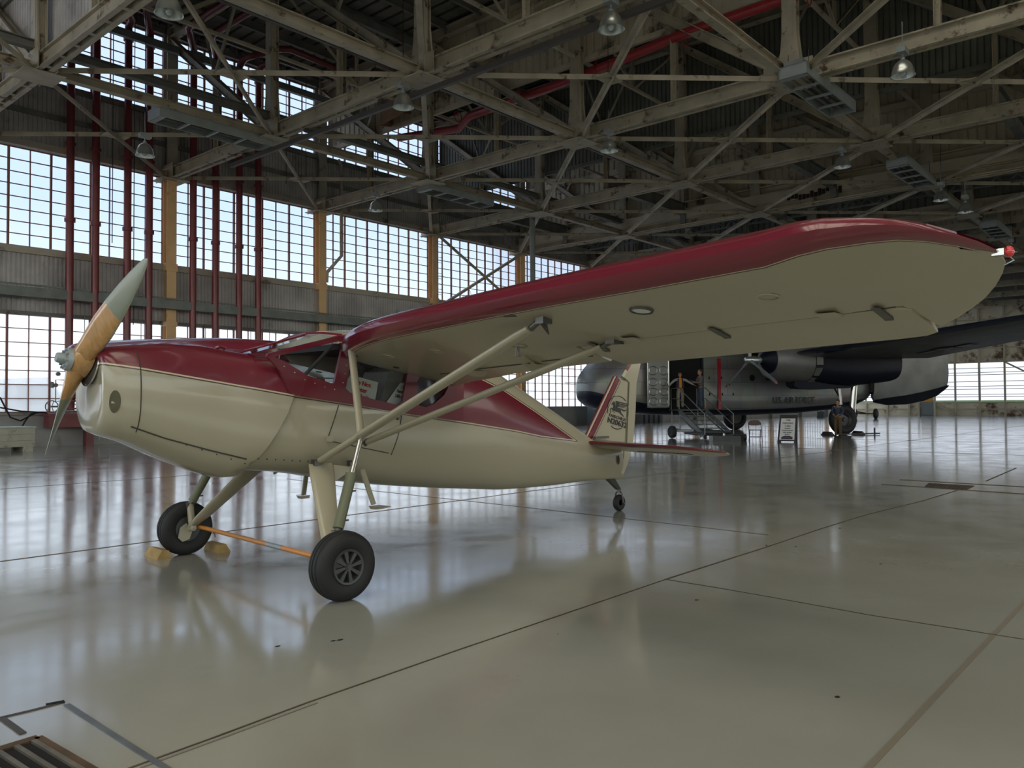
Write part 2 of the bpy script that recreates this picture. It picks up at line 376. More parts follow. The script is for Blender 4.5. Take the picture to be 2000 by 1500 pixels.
# end wall with glazed hangar doors, paint peeling off
M['peeling'] = mat('peeling cream paint', (0.74, 0.69, 0.55), 0.7, 0, 0.1, 0.8, (0.15, 0.085, 0.055), 0.60, 0.62)
ew = MB(); ew.bb((XE, -46, 0), (XE + 0.12, YW, 1.4)); ew.bb((XE, -46, 5.62), (XE + 0.12, YW, 12.0))
EW = tag(ew.build('wall_end', M['peeling']), 'far hangar doors of peeling cream panels with window strip', 'wall', kind='structure')
e2 = MB(); e2.bb((XE, -46, 12.0), (XE + 0.12, YW, 18.2)); e2.build('siding', M['siding_dark'], EW)
e3 = MB()
M['cream_light'] = mat('cream door rib', (0.52, 0.49, 0.39), 0.6, 0, 0.1, 1.0)
y = YW - 1.0; i = 0
while y > -46:
    e3.bb((XE - 0.16 - (0.12 if i % 3 == 0 else 0), y - 0.09, 0), (XE, y + 0.09, 12.0))
    if i % 6 == 1: e3.beam((XE - 0.2, y, 5.6), (XE - 0.2, y - 9.2, 0.1), 0.1, 0.16)
    if i % 6 == 2: e3.beam((XE - 0.2, y, 11.8), (XE - 0.2, y + 9.2, 5.8), 0.1, 0.14)
    y -= 2.3; i += 1
for z in (0.7, 1.4, 5.62, 7.1, 8.6, 10.1, 11.9): e3.bb((XE - 0.12, -46, z - 0.06), (XE, YW, z + 0.06))
e3.build('rib', M['cream_light'], EW)
nwin += 1
we = MB()
y = YW - 1.0
while y > -46:
    y -= 2.3
for z in (2.0, 2.25, 2.8, 3.1, 3.6, 4.3, 4.55, 5.0): we.bb((XE + 0.02, -46, z - 0.03), (XE + 0.06, YW, z + 0.03))
WE = tag(we.build('window_%d' % nwin, M['beige']), 'long window strip across the far hangar doors', 'window', kind='structure')
pn = MB(); pn.bb((XE + 0.07, -46, 1.45), (XE + 0.075, YW, 5.57)); pn.build('pane', M['glass'], WE)
# personnel door with an orange notice in the far doors
dq = on_x(1812, 800, XE - 0.25)
dr = MB(); dr.bb((XE - 0.26, dq.y - 0.55, 0.02), (XE - 0.2, dq.y + 0.65, 2.25))
DR = tag(dr.build('door_1', mat('grey door', (0.22, 0.26, 0.27), 0.5)), 'grey personnel door in the far hangar doors', 'door', kind='structure')
d2 = MB()
for yy in (dq.y - 0.7, dq.y + 0.9): d2.bb((XE - 0.36, yy - 0.1, 0), (XE - 0.1, yy + 0.1, 2.5))
d2.bb((XE - 0.36, dq.y - 0.8, 2.4), (XE - 0.1, dq.y + 1.0, 2.52)); d2.build('frame', M['cream_light'], DR)
d3 = MB(); d3.bb((XE - 0.30, dq.y - 0.5, 1.5), (XE - 0.27, dq.y + 0.6, 2.1)); tag(d3.build('notice', mat('orange notice', (0.75, 0.36, 0.04), 0.5)), 'orange notice over the door in the far wall', 'sign')

# back and side of the hangar behind the viewer: siding, tall glazed band added to light the roof steel
for nmw, lab, a, b2 in (('wall_back', 'unseen wall behind the viewer with a tall glazed band added for light', (-30.3, -46), (-30, YW)), ('wall_right', 'unseen wall at the near side with a tall glazed band added for light', (-30, -46.3), (XE, -46))):
    bw = MB(); bw.bb((*a, 0), (*b2, 5.5)); bw.bb((*a, 16.5), (*b2, 18.2)); tag(bw.build(nmw, M['siding_wall']), lab, 'wall', kind='structure')
    nwin += 1; m = MB(); horiz = nmw == 'wall_right'
    n_ = 40
    for i in range(n_ + 1):
        x = a[0] + (b2[0] - a[0]) * i / n_ if horiz else (a[0] + b2[0]) / 2; y = (a[1] + b2[1]) / 2 if horiz else a[1] + (b2[1] - a[1]) * i / n_
        m.bb((x - 0.05, y - 0.05, 5.5), (x + 0.05, y + 0.05, 16.5))
    for z in (5.5, 8.2, 11, 13.7, 16.5): m.bb((a[0] + (0 if horiz else 0.1), a[1] + (0.1 if horiz else 0), z - 0.06), (b2[0] - (0 if horiz else 0.1), b2[1] - (0.1 if horiz else 0), z + 0.06))
    o = tag(m.build('window_%d' % nwin, M['muntin']), 'glazed band added for light in the ' + lab.split(' with')[0], 'window', kind='structure')
    m = MB(); m.bb((a[0] + (0 if horiz else 0.14), a[1] + (0.14 if horiz else 0), 5.5), (b2[0] - (0 if horiz else 0.14), b2[1] - (0.14 if horiz else 0), 16.5)); m.build('pane', M['fillglass'], o)

# roof: deck with battens, purlins
FILL_SKY = [(-22, -16), (-12, -6), (-2, 4), (8, 13), (16, 19)]; SY0, SY1 = -40, 9.5  # unseen roof openings, added to bring daylight onto the near floor
dk = MB(); dk.bb((-30, -46, ZR), (XE, SY0, ZR + 0.3)); dk.bb((-30, SY1, ZR), (XE, YW + 0.3, ZR + 0.3))
xs = -30
for a, b2 in FILL_SKY: dk.bb((xs, SY0, ZR), (a, SY1, ZR + 0.3)); xs = b2
dk.bb((xs, SY0, ZR), (XE, SY1, ZR + 0.3))
DK = tag(dk.build('ceiling', M['deck']), 'dark plank roof deck high above the trusses', 'ceiling', kind='structure')
for a, b2 in FILL_SKY:
    nwin += 1; m = MB()
    for i in range(21): y = SY0 + (SY1 - SY0) * i / 20; m.bb((a, y - 0.05, ZR), (b2, y + 0.05, ZR + 0.2))
    o = tag(m.build('window_%d' % nwin, M['muntin']), 'added roof light strip over the viewer, out of view', 'window', kind='structure'); o['group'] = 'added roof lights'
    m = MB(); m.bb((a, SY0, ZR + 0.2), (b2, SY1, ZR + 0.21)); m.build('pane', M['fillglass'], o)
    portal('portal_roof', ((a + b2) / 2, (SY0 + SY1) / 2, ZR + 0.4), b2 - a, SY1 - SY0, (0, 0, -1))
bt = MB()
x = 0.0
while x < 62: bt.bb((x - 0.04, SY1, ZR - 0.05), (x + 0.04, YW, ZR)); x += 0.62
bt.build('batten', M['batten'], DK)
pm = MB(); pm.ibeam((-2, 0, ZR - 0.24), (XE, 0, ZR - 0.24), 0.14, 0.34, 0.025)
proot = None
for i in range(22):
    yy = 32.2 - 2.0 * i
    if proot is None: proot = pm.build('roof_beam', M['steel_dark']); proot.location = (0, yy, 0); tag(proot, '%s roof purlin from the window wall' % ORD[0], 'purlin', 'roof purlins', 'structure')
    else:
        c = proot.copy(); COL.objects.link(c); c.location = (0, yy, 0); c['label'] = '%s roof purlin from the window wall' % (ORD[i] if i < 13 else 'number %d' % (i + 1))

# transverse trusses
TRm = M['steel_cream']
def transverse_truss(x, label):
    r = empty('roof_truss', (x, 0, 0), 0, label, 'truss', 'roof trusses across the hangar', 'structure')
    y0, y1 = YW - 0.2, YJ[-1]
    m = MB(); m.twin((0, y0, ZB), (0, y1, ZB), 0.42, 0.46, 0.045)
    for j in range(int((y0 - y1) / 1.0)): m.box((0, y0 - 0.6 - j * 1.0, ZB - 0.2), (0.3, 0.14, 0.02))
    m.build('bottom_chord', TRm, r)
    m = MB(); m.ibeam((0, y0, ZT), (0, y1, ZT), 0.34, 0.4, 0.04); m.build('top_chord', TRm, r)
    post = MB()
    for s in (-1, 1):
        post.beam((s * 0.11, 0, ZB + 0.2), (s * 0.11, 0, ZT), 0.05, 0.44, up=V((0, 1, 0)))
        post.hexa([(s * 0.11 - 0.03, -0.36, ZB), (s * 0.11 + 0.03, -0.36, ZB), (s * 0.11 + 0.03, 0.36, ZB), (s * 0.11 - 0.03, 0.36, ZB),
                   (s * 0.11 - 0.03, -0.22, ZB + 1.3), (s * 0.11 + 0.03, -0.22, ZB + 1.3), (s * 0.11 + 0.03, 0.22, ZB + 1.3), (s * 0.11 - 0.03, 0.22, ZB + 1.3)])
    post.beam((0, -0.14, ZB + 0.2), (0, -0.14, ZT), 0.3, 0.02, up=V((0, 1, 0)))
    diag = MB(); diag.twin((0, 8.0, ZT - 0.1), (0, 0.3, ZB + 0.25), 0.3, 0.3, 0.03)
    hang = MB(); hang.angle((0, 4.0, ZB + 0.2), (0, 4.0, ZB + 3.1), 0.14); hang.angle((0.14, 4.0, ZB + 0.2), (0.14, 4.0, ZB + 3.1), 0.14)
    st1 = MB(); st1.angle((0, 4.1, ZB + 3.1), (0, 2.2, ZT), 0.13); st2 = MB(); st2.angle((0, 4.1, ZB + 3.1), (0, 5.2, ZT), 0.13)
    po = di = None
    for j in range(1, 9):
        if po is None:
            po = post.build('post', TRm, r); po.location = (0, YJ[j], 0); di = diag.build('diagonal', TRm, r); di.location = (0, YJ[j], 0)
            ha = hang.build('hanger', TRm, r); ha.location = (0, YJ[j], 0); s1 = st1.build('strut', M['steel_cream'], r); s1.location = (0, YJ[j], 0); s2 = st2.build('strut', M['steel_cream'], r); s2.location = (0, YJ[j], 0)
            base = (po, di, ha, s1, s2)
        else:
            for bo in base:
                c = bo.copy(); COL.objects.link(c); c.parent = r; c.location = (0, YJ[j], 0)
    g = MB()
    for j in range(0, 9):
        yy = YJ[j] - (0.2 if j == 0 else 0)
        for s in (-1, 1): g.box((s * 0.25, yy, ZB + 0.05), (0.025, 1.5, 0.62))
        g.box((0, yy, ZB - 0.26), (1.1, 1.1, 0.025))
    g.build('gusset', TRm, r)
    return r
T0 = transverse_truss(XK[0], 'first riveted steel roof truss, at the left edge over the propeller')
for k in range(1, 12):
    dup(T0, (XK[k], 0, 0), None, '%s riveted steel roof truss along the hangar' % ORD[k])

# longitudinal trusses
def longitudinal(y, label, double):
    r = empty('roof_girder', (0, y, 0), 0, label, 'girder', 'roof girders along the hangar', 'structure')
    x0, x1 = XK[0] - 7.6, XE - 1
    m = MB(); m.ibeam((x0, 0, ZB - 0.02), (x1, 0, ZB - 0.02), 0.26, 0.28, 0.03)
    m.build('bottom_chord', TRm, r)
    if double: m = MB(); m.ibeam((x0, 0, ZB + 0.62), (x1, 0, ZB + 0.62), 0.26, 0.26, 0.03); m.build('upper_bottom_chord', M['steel_dark'], r)
    m = MB(); m.ibeam((x0, 0, ZT - 0.45), (x1, 0, ZT - 0.45), 0.22, 0.3, 0.03); m.build('top_chord', M['steel_dark'], r)
    dg = MB(); dg.angle((0.3, 0, ZT - 0.5), (3.7, 0, ZB + 2.9), 0.13); dg.angle((7.3, 0, ZT - 0.5), (3.9, 0, ZB + 2.9), 0.13); dg.angle((3.8, 0, ZB + 2.9), (3.8, 0, ZT - 0.5), 0.1)
    dm = MB(); dm.beam((0, 0, ZB + 2.9), (7.635, 0, ZB + 2.9), 0.12, 0.1)
    o = None
    for k in range(-1, 11):
        if o is None: o = dg.build('sway_brace', TRm, r); o.location = (XK[0] - 7.635, 0, 0); o2 = dm.build('strut', TRm, r); o2.location = o.location
        else:
            for q in (o, o2):
                c = q.copy(); COL.objects.link(c); c.parent = r; c.location = (XK[k], 0, 0)
    return r
for j in range(1, 6): longitudinal(YJ[j], '%s steel roof girder in from the window wall' % ORD[j - 1], j == 1)

# flat cross bracing between the bottom chords
lb = MB(); lb.angle((0, 0, 0.0), (7.635, -8.0, 0.0), 0.15, 0.02); l2 = MB(); l2.angle((0, -8.0, -0.1), (7.635, 0, -0.1), 0.15, 0.02)
gp = MB(); gp.box((3.8175, -4, -0.03), (0.8, 0.5, 0.03))
LB = None
for j in range(0, 5):
    for k in range(-1, 5):
        x = 8.3 + 7.635 * k
        lab = 'flat cross brace in the %s bay, %s panel from the wall' % (ORD[k + 1], ORD[j])
        if LB is None:
            LB = empty('cross_brace', (x, YJ[j], ZB - 0.1), 0, lab, 'brace', 'roof cross braces', 'structure')
            lb.build('diagonal', TRm, LB); l2.build('diagonal', TRm, LB); gp.build('gusset', TRm, LB)
        else: dup(LB, (x, YJ[j], ZB - 0.1), None, lab)

# hanging siding walls between the roof bays
def hanging_wall(x, zb, mname, label, pitch, beams, bm_mat='siding_tan', yend=-38.0):
    m = MB(); corrugated(m, (x + 0.3, YW - 0.4), (x + 0.3, yend), zb, ZR - 0.05, pitch, 0.06, (1, 0), 0.86)
    o = tag(m.build('wall_hanging', M[mname]), label, 'wall', None, 'structure')
    t2 = MB()
    for z, h, d in beams: t2.bb((x + 0.3 - d, yend, z - h / 2), (x + 0.34, YW - 0.4, z + h / 2))
    t2.build('girt', M[bm_mat], o)
    k2 = MB(); k2.bb((x + 0.40, yend, zb), (x + 0.42, YW - 0.4, ZR - 0.05)); k2.build('back_sheet', M['siding_dark'], o)
    return o
hanging_wall(XK[0], 11.75, 'siding_wall', 'grey ribbed siding hanging at the first truss in the top left corner', 0.22, ((11.8, 0.2, 0.1), (14.6, 0.2, 0.1)), 'steel_dark')
hanging_wall(XK[2], 14.12, 'siding_tan', 'tan ribbed siding hanging under the roof at the third truss', 0.36, ((14.16, 0.2, 0.1), (17.45, 0.34, 0.24)))
hanging_wall(XK[3], 13.15, 'siding_dark', 'dark green ribbed siding at the fourth truss', 0.22, ((13.1, 0.16, 0.1),), 'siding_dark')
hanging_wall(XK[4], 11.75, 'siding_tan', 'tan siding above the header girders over the middle of the hangar', 0.36, ((12.15, 0.5, 0.12), (12.43, 0.06, 0.34), (11.9, 0.06, 0.34), (13.6, 0.45, 0.12), (13.85, 0.06, 0.3), (13.35, 0.06, 0.3), (15.0, 0.3, 0.2)))
hanging_wall(XK[5], 11.9, 'siding_dark', 'dark siding at the sixth truss', 0.36, ((11.75, 0.3, 0.2), (13.2, 0.25, 0.2)))
hanging_wall(XK[6], 12.2, 'siding_tan', 'tan siding at the seventh truss', 0.36, ((12.1, 0.4, 0.2),), 'siding_tan')
hanging_wall(XK[8], 12.0, 'siding_dark', 'dark siding far down the hangar', 0.36, ((12.0, 0.3, 0.2),))
# deep cream girders that run between the header and the fourth truss, under the siding
hg = MB()
for yy in (29.4, 25.4, 21.4, 17.4, 13.4, 9.4, 5.4, 1.4): hg.ibeam((XK[3] + 0.2, yy, 12.35), (XK[4], yy, 12.2), 0.26, 0.5, 0.03)
for i, yy in enumerate((29.4, 21.4, 13.4, 5.4)):
    m = MB(); m.ibeam((XK[3] + 0.2, 0, 11.95), (XK[4], 0, 11.95), 0.3, 0.62, 0.03); m.beam((XK[4] - 0.3, 0, 12.2), (XK[4] - 0.3, 0, 11.2), 0.3, 0.12)
    o = m.build('header_beam', M['steel_dark']); o.location = (0, yy, 0); tag(o, '%s dark beam tying the header girder to the fourth truss' % ORD[i], 'beam', 'header tie beams', 'structure')
hb = MB(); hb.ibeam((XK[4], YW - 0.3, 11.3), (XK[4], -38, 11.3), 0.62, 0.34, 0.04); hb.beam((XK[4] - 0.28, YW - 0.3, 11.75), (XK[4] - 0.28, -38, 11.75), 0.04, 0.5)
tag(hb.build('header_beam', M['siding_tan']), 'long cream header girder across the middle of the hangar', 'girder', kind='structure')
# light joist with a zigzag web
zj = MB(); zx = 41.4
zj.angle((zx, 30, 11.25), (zx, -30, 11.25), 0.09, 0.015); zj.angle((zx, 30, 11.62), (zx, -30, 11.62), 0.09, 0.015)
yy = 30.0
while yy > -14: zj.beam((zx, yy, 11.25), (zx, yy - 0.4, 11.6), 0.05, 0.05); zj.beam((zx, yy - 0.4, 11.6), (zx, yy - 0.8, 11.25), 0.05, 0.05); yy -= 0.8
tag(zj.build('zigzag_joist', M['steel_green']), 'grey green zigzag joist beyond the header girder', 'joist', kind='structure')

# portals for daylight
portal('portal_low', (32, YW + 0.5, 3.1), 126, 3.8, (0, -1, 0)); portal('portal_mid', (32, YW + 0.5, 9.3), 126, 3.8, (0, -1, 0)); portal('portal_up', (32, YW + 0.5, 15.6), 126, 3.4, (0, -1, 0))
portal('portal_end', (XE + 0.4, -6, 3.5), 80, 4.3, (-1, 0, 0))
portal('portal_side', (33, -46.5, 11), 126, 11, (0, 1, 0)); portal('portal_back', (-30.5, -6, 11), 80, 11, (1, 0, 0))
# ------------------------------------------------------------------ things under the roof
# bell lamps
def bell_lamp(name, loc, scale, stem, label, first=[None]):
    if first[0] is None:
        r = empty(name, loc, 0, label, 'lamp', 'hanging bell lamps')
        m = MB(); prof = [(0.05, 0.0), (0.10, -0.015), (0.165, -0.07), (0.215, -0.15), (0.25, -0.26), (0.268, -0.37), (0.285, -0.385), (0.265, -0.375), (0.24, -0.26), (0.20, -0.15), (0.15, -0.08), (0.03, -0.03)]
        m.lathe(prof, (0, 0, 0), (0, 0, 1), 24); m.build('reflector', M['alu'], r, 40)
        m = MB(); m.cyl((0, 0, -0.02), (0, 0, 0.16), 0.02, 8); m.cyl((0, 0, 0.0), (0, 0, 0.06), 0.055, 12); m.build('stem', M['galv'], r, 40)
        m = MB(); m.box((0, 0, 0.23), (0.34, 0.2, 0.13)); m.cyl((0, 0, 0.29), (0, 0, 0.95), 0.012, 6); m.build('ballast', M['galv'], r)
        m = MB(); m.sphere((0, 0, -0.27), 0.09, 12, 0, (1, 1, 1.4)); m.build('bulb', M['lampglass'], r, 60)
        first[0] = r
    else: r = dup(first[0], loc, None, label)
    r.scale = (scale,) * 3
    return r
LAMPS = (((330, -8), 10.75, 'bell lamp hanging at the top edge, above the left windows'), ((283, 280), 10.3, 'bell lamp in front of the middle window band, above the propeller'),
         ((733, 393), 10.5, 'bell lamp hanging just above the orange second column'), ((815, 193), 10.75, 'bell lamp with dark bracket under the tan hanging siding'),
         ((1211, 35), 10.75, 'large bell lamp against the tan siding at the top'), ((1189, 272), 10.75, 'bell lamp below the fourth roof truss'),
         ((1645, 305), 10.8, 'bell lamp below the truss left of the louvred heater'), ((1763, 118), 10.6, 'bell lamp on a round plate at the upper right'),
         ((1885, 396), 10.2, 'bell lamp far off at the right, beside another lamp rim'), ((1975, 478), 10.2, 'bell lamp far off above the red wing tip light'),
         ((1838, 372), 10.4, 'bell lamp far off below the grey louvred heater'))
for (px, py), z, lab in LAMPS:
    p = on_z(px, py, z)
    if abs(p.x - 16.1) < 0.5: p.x = 15.68
    lo = bell_lamp('bell_lamp', p, 1.1, 0, lab)
    m = MB(); m.cyl((0, 0, 0.3), (0, 0, (ZR - 0.42 - p.z) / 1.1), 0.011, 6); m.build('hanging_rod', M['dark_pipe'], lo)

# long grey louvred heaters
def heater(c, label, first=[None]):
    if first[0] is None:
        r = empty('louvred_heater', c, 0, label, 'heater', 'louvred ceiling heaters')
        m = MB(); Lx, Wy, Hz = 4.1, 0.86, 0.36
        m.bb((-Lx / 2, -Wy / 2, Hz - 0.02), (Lx / 2, Wy / 2, Hz)); m.bb((-Lx / 2, -Wy / 2, 0), (Lx / 2, -Wy / 2 + 0.025, Hz)); m.bb((-Lx / 2, Wy / 2 - 0.025, 0), (Lx / 2, Wy / 2, Hz))
        m.bb((-Lx / 2, -Wy / 2, 0), (-Lx / 2 + 0.025, Wy / 2, Hz)); m.bb((Lx / 2 - 0.025, -Wy / 2, 0), (Lx / 2, Wy / 2, Hz)); m.bb((-Lx / 2, -Wy / 2, 0), (-Lx / 2 + 0.22, Wy / 2, 0.02))
        m.bb((-Lx / 2 + 0.05, -0.28, Hz), (-Lx / 2 + 0.6, 0.28, Hz + 0.14)); m.build('housing', M['galv'], r)
        m = MB()
        for k in range(1, 4): m.bb((-Lx / 2 + k * Lx / 4 - 0.04, -Wy / 2, 0), (-Lx / 2 + k * Lx / 4 + 0.04, Wy / 2, 0.06))
        build_each(m, 'cross_bar', M['galv'], r)
        m = MB()
        for yy in (-0.25, 0.0, 0.25): m.cyl((-Lx / 2 + 0.2, yy, 0.2), (Lx / 2 - 0.1, yy, 0.2), 0.05, 8)
        build_each(m, 'tube', M['steel_dark'], r, 60)
        m = MB(); m.bb((-Lx / 2 + 0.03, -Wy / 2 + 0.03, Hz - 0.05), (Lx / 2 - 0.03, Wy / 2 - 0.03, Hz - 0.03)); m.build('reflector', M['steel_dark'], r)
        m = MB()
        for xx in (-1.6, 1.6):
            for yy in (-0.3, 0.3): m.cyl((xx, yy, Hz), (xx, yy, Hz + 0.5), 0.01, 5)
        build_each(m, 'hanger', M['dark_pipe'], r)
        first[0] = r
        return r
    return dup(first[0], c, None, label)
for a, b, lab in (((300, 232), (546, 280), 'grey louvred heater in front of the upper windows at left'), ((827, 372), (978, 400), 'grey louvred heater just above the orange third column'),
                  ((1548, 150), (1662, 205), 'large grey louvred heater at the upper right'), ((1752, 325), (1838, 355), 'grey louvred heater above the wing tip'),
                  ((1930, 443), (1985, 463), 'small far grey louvred heater at the right edge')):
    p = on_z(*a, 10.85); q = on_z(*b, 10.85)
    heater((p.x + 2.05, p.y, 10.85), lab)
# low heater seen over the wing
p = on_y(905, 592, YW - 1.7)
o = heater((p.x + 2.2, YW - 1.7, p.z - 0.1), 'grey louvred heater low behind the leading edge of the wing')
o.rotation_euler = (math.radians(-25), 0, 0)
m = MB()
for xx in (-1.5, 1.5): m.beam((xx, 0.2, 0.45), (xx, 1.7, 1.0), 0.06, 0.06)
build_each(m, 'bracket', M['galv'], o)

# dark rails and conduits
m = MB(); m.beam((16.1, 28.5, 10.8), (16.1, -20, 10.8), 0.12, 0.16)
for k in range(12):
    y = 27.4 - 4 * k; m.beam((15.95, y, 10.98), (16.4, y, 10.98), 0.16, 0.1); m.cyl((16.1, y, 10.8), (16.1, y, 11.1), 0.02, 6)
tag(m.build('hoist_rail', M['dark_pipe']), 'dark hoist rail hung under the second roof truss', 'rail')
m = MB(); m.beam((2, 18.4, 11.62), (31, 18.4, 11.62), 0.11, 0.14); tag(m.build('conduit', M['dark_pipe']), 'long dark conduit running along the roof from the top edge', 'conduit')
m = MB(); m.beam((8, YW - 1.15, 16.3), (23.5, YW - 1.15, 16.3), 0.2, 0.3); m.box((16.6, YW - 1.15, 16.3), (0.5, 0.3, 0.42)); tag(m.build('service_beam', M['steel_green']), 'grey green beam crossing in front of the upper windows', 'beam', kind='structure')
for i, (x, z0, z1) in enumerate(((14.3, 4.8, 17.2), (13.45, 8, 17.2), (21.4, 12, 17.4), (22.5, 12, 17.4), (27.6, 7.5, 13.8))):
    m = MB(); m.cyl((x, YW - 0.5, z0), (x, YW - 0.5, z1), 0.018, 5); tag(m.build('hanging_wire', M['dark_pipe']), '%s thin wire hanging in front of the windows from the left' % ORD[i], 'wire', 'wires at the windows')
# white drain pipe beside the orange second column
m = MB(); x = 24.35; y = YW - 0.5
m.tube([(x - 0.15, y - 0.3, 13.7), (x + 0.1, y - 0.2, 13.5), (x + 0.1, y - 0.2, 8.95), (x - 0.5, y + 0.15, 8.1), (x - 0.5, y + 0.2, 7.6)], 0.085, 10)
tag(m.build('drain_pipe', M['beige'], None, 50), 'pale drain pipe with a kink beside the orange second column', 'pipe')
m = MB(); a = on_y(1040, 470, 26.5); m.tube([(a.x, 26.5, 5.0), (a.x, 26.5, 11.2)], 0.14, 10); tag(m.build('standpipe', M['steel_green'], None, 50), 'grey green upright pipe in front of the right windows', 'pipe')
# steel cross braces in front of the fourth window
for a, b, lab in (((8.3 + 7.635 * 3 + 0.2, 11.0), (8.3 + 7.635 * 4 - 0.2, 7.4), 'steel brace falling to the right across the window behind the wing'), ((8.3 + 7.635 * 4 - 0.2, 11.0), (8.3 + 7.635 * 3 + 0.2, 7.0), 'steel brace rising to the right across the window behind the wing')):
    m = MB(); m.angle((a[0], YW - 0.45, a[1]), (b[0], YW - 0.45, b[1]), 0.17, 0.03); tag(m.build('wind_brace', M['steel_cream']), lab, 'brace', kind='structure')
# caged ladder rail at the orange third column
m = MB(); x = 8.3 + 7.635 * 3 + 0.1; y = YW - 0.6
for s in (-0.2, 0.2): m.cyl((x + s, y, 4.0), (x + s, y, 12.0), 0.02, 5)
for k in range(26): m.cyl((x - 0.2, y, 4.1 + 0.3 * k), (x + 0.2, y, 4.1 + 0.3 * k), 0.014, 5)
tag(m.build('wall_ladder', M['beige']), 'thin steel ladder up the orange third column', 'ladder')

# red sprinkler risers with their valve sets
RP = M['red_pipe']
def riser(x, top_path, label):
    y = YW - 0.72; rr = 0.145
    r = empty('sprinkler_riser', (x, y, 0), 0, label, 'pipe', 'red sprinkler risers')
    m = MB(); m.tube([(0, 0, 3.1)] + [(0, 0, z) for z in (6, 11, 16.6)], rr, 14); m.build('pipe', RP, r, 50)
    if top_path:
        m = MB(); m.tube([(0, 0, 16.6)] + top_path, rr, 14); m.build('branch_pipe', RP, r, 50)
    m = MB()
    for z in (3.15, 8.6, 11.5, 16.3, 16.55): m.cyl((0, 0, z - 0.07), (0, 0, z + 0.07), rr + 0.05, 14)
    build_each(m, 'coupling', RP, r, 40)
    v = MB()
    v.tube([(0, 0, 3.1), (0.02, 0, 2.95), (0.12, 0, 2.75), (0.12, 0, 2.4)], [0.15, 0.19, 0.2, 0.15], 14)
    v.tube([(0.12, 0, 2.45), (0.1, 0, 2.3), (0.1, 0, 1.9), (0.06, 0, 1.75), (0.06, 0, 1.35)], [0.15, 0.22, 0.24, 0.16, 0.15], 14)
    for z in (2.42, 2.32, 1.86, 1.72, 1.42, 1.32): v.cyl((0.08, 0, z - 0.025), (0.08, 0, z + 0.025), 0.25, 14)
    v.cyl((0.08, -0.1, 2.08), (0.55, -0.1, 2.08), 0.17, 12); v.cyl((0.5, -0.1, 2.08), (0.56, -0.1, 2.08), 0.22, 12)
    v.build('valve_body', RP, r, 40)
    w = MB(); cx, cz = -0.62, 1.5
    ring = [(cx + 0.22 * math.cos(a), -0.12, cz + 0.22 * math.sin(a)) for a in [2 * PI * k / 20 for k in range(21)]]
    w.tube(ring, 0.018, 6)
    for k in range(5): w.cyl((cx, -0.12, cz), (cx + 0.22 * math.cos(k * 1.2566), -0.12, cz + 0.22 * math.sin(k * 1.2566)), 0.013, 5)
    w.cyl((cx, -0.12, cz), (-0.15, 0, cz), 0.03, 8); w.build('handwheel', M['steel_dark'], r, 50)
    t3 = MB()
    t3.tube([(-0.2, -0.1, 2.5), (-0.5, -0.15, 2.5), (-0.5, -0.15, 1.7), (-0.3, -0.15, 1.7)], 0.018, 6); t3.tube([(0.12, -0.1, 2.9), (0.5, -0.15, 3.0), (0.5, -0.15, 5.0)], 0.014, 6)
    t3.tube([(0.3, -0.2, 2.6), (0.62, -0.2, 2.6), (0.62, -0.2, 1.4)], 0.018, 6)
    for c in ((-0.5, -0.15, 2.3), (-0.42, -0.16, 2.72), (0.35, -0.2, 3.55), (0.62, -0.2, 2.3)): t3.cyl((c[0], c[1] - 0.04, c[2]), (c[0], c[1] + 0.06, c[2]), 0.075, 10)
    t3.cyl((-0.62, -0.15, 2.2), (-0.62, -0.15, 2.42), 0.06, 8)
    t3.build('trim_pipe', M['steel_dark'], r, 50)
    return r
riser(11.8, [(0, 0, 16.9), (0, -0.3, 17.1), (-0.1, -8, 17.1)], 'red riser furthest left, with a handwheel valve at its foot')
riser(12.73, [(0, 0, 16.9), (0, -0.3, 17.1), (-0.1, -8, 17.1)], 'second red riser from the left, crossing the upper propeller blade')
riser(13.95, [(0, 0, 16.8), (0, -0.3, 17.0), (-0.6, -1.2, 17.1), (-0.6, -9, 17.1)], 'third red riser from the left with a bolted top elbow')
riser(14.82, [(0, 0, 16.85), (-0.2, -0.3, 17.02), (-0.9, -1.6, 17.1), (-0.9, -9, 17.1)], 'fourth red riser, left of the first orange column')
riser(16.7, [(0, 0, 16.8), (-0.5, -0.7, 16.95), (-0.9, -1.3, 17.05), (-0.9, -1.6, 17.08), (-0.9, -12, 17.08)], 'fifth red riser, right of the first orange column')
riser(17.72, [(0, 0, 16.8), (-0.5, -0.7, 16.95), (-0.9, -1.3, 17.05), (-0.9, -1.6, 17.08), (-0.9, -12, 17.08)], 'sixth red riser, beside the fifth one')
riser(18.85, [(0, 0, 16.75), (0.05, -0.25, 17.0), (0.1, -0.5, 17.05), (0.6, -2.3, 17.05), (0.9, -2.6, 17.05), (4.4, -2.6, 16.95)], 'seventh red riser whose top bends over to the right')
riser(19.8, [(0, 0, 16.8), (0.03, -0.3, 17.0), (0.2, -1.2, 17.03)], 'eighth red riser, furthest right of all')
# red header box under the valves
m = MB(); m.bb((11.05, YW - 0.95, 0.72), (20.4, YW - 0.42, 1.22)); m.bb((11.0, YW - 1.0, 1.14), (20.45, YW - 0.4, 1.24))
H = tag(m.build('pipe_manifold', RP), 'long red manifold on the wall below the valves', 'manifold')
m = MB()
for x in (12.55, 16.2, 19.7): m.bb((x - 0.14, YW - 0.82, 0.0), (x + 0.14, YW - 0.5, 0.72))
build_each(m, 'leg', RP, H)
m = MB()
for x, c in ((12.9, 0), (13.3, 0), (14.6, 0), (15.9, 0), (17.1, 0)): m.box((x, YW - 0.85, 1.29), (0.26, 0.2, 0.12)); m.cyl((x, YW - 0.8, 0.2), (x, YW - 0.8, 0.6), 0.035, 6)
m.build('fitting', M['galv'], H)
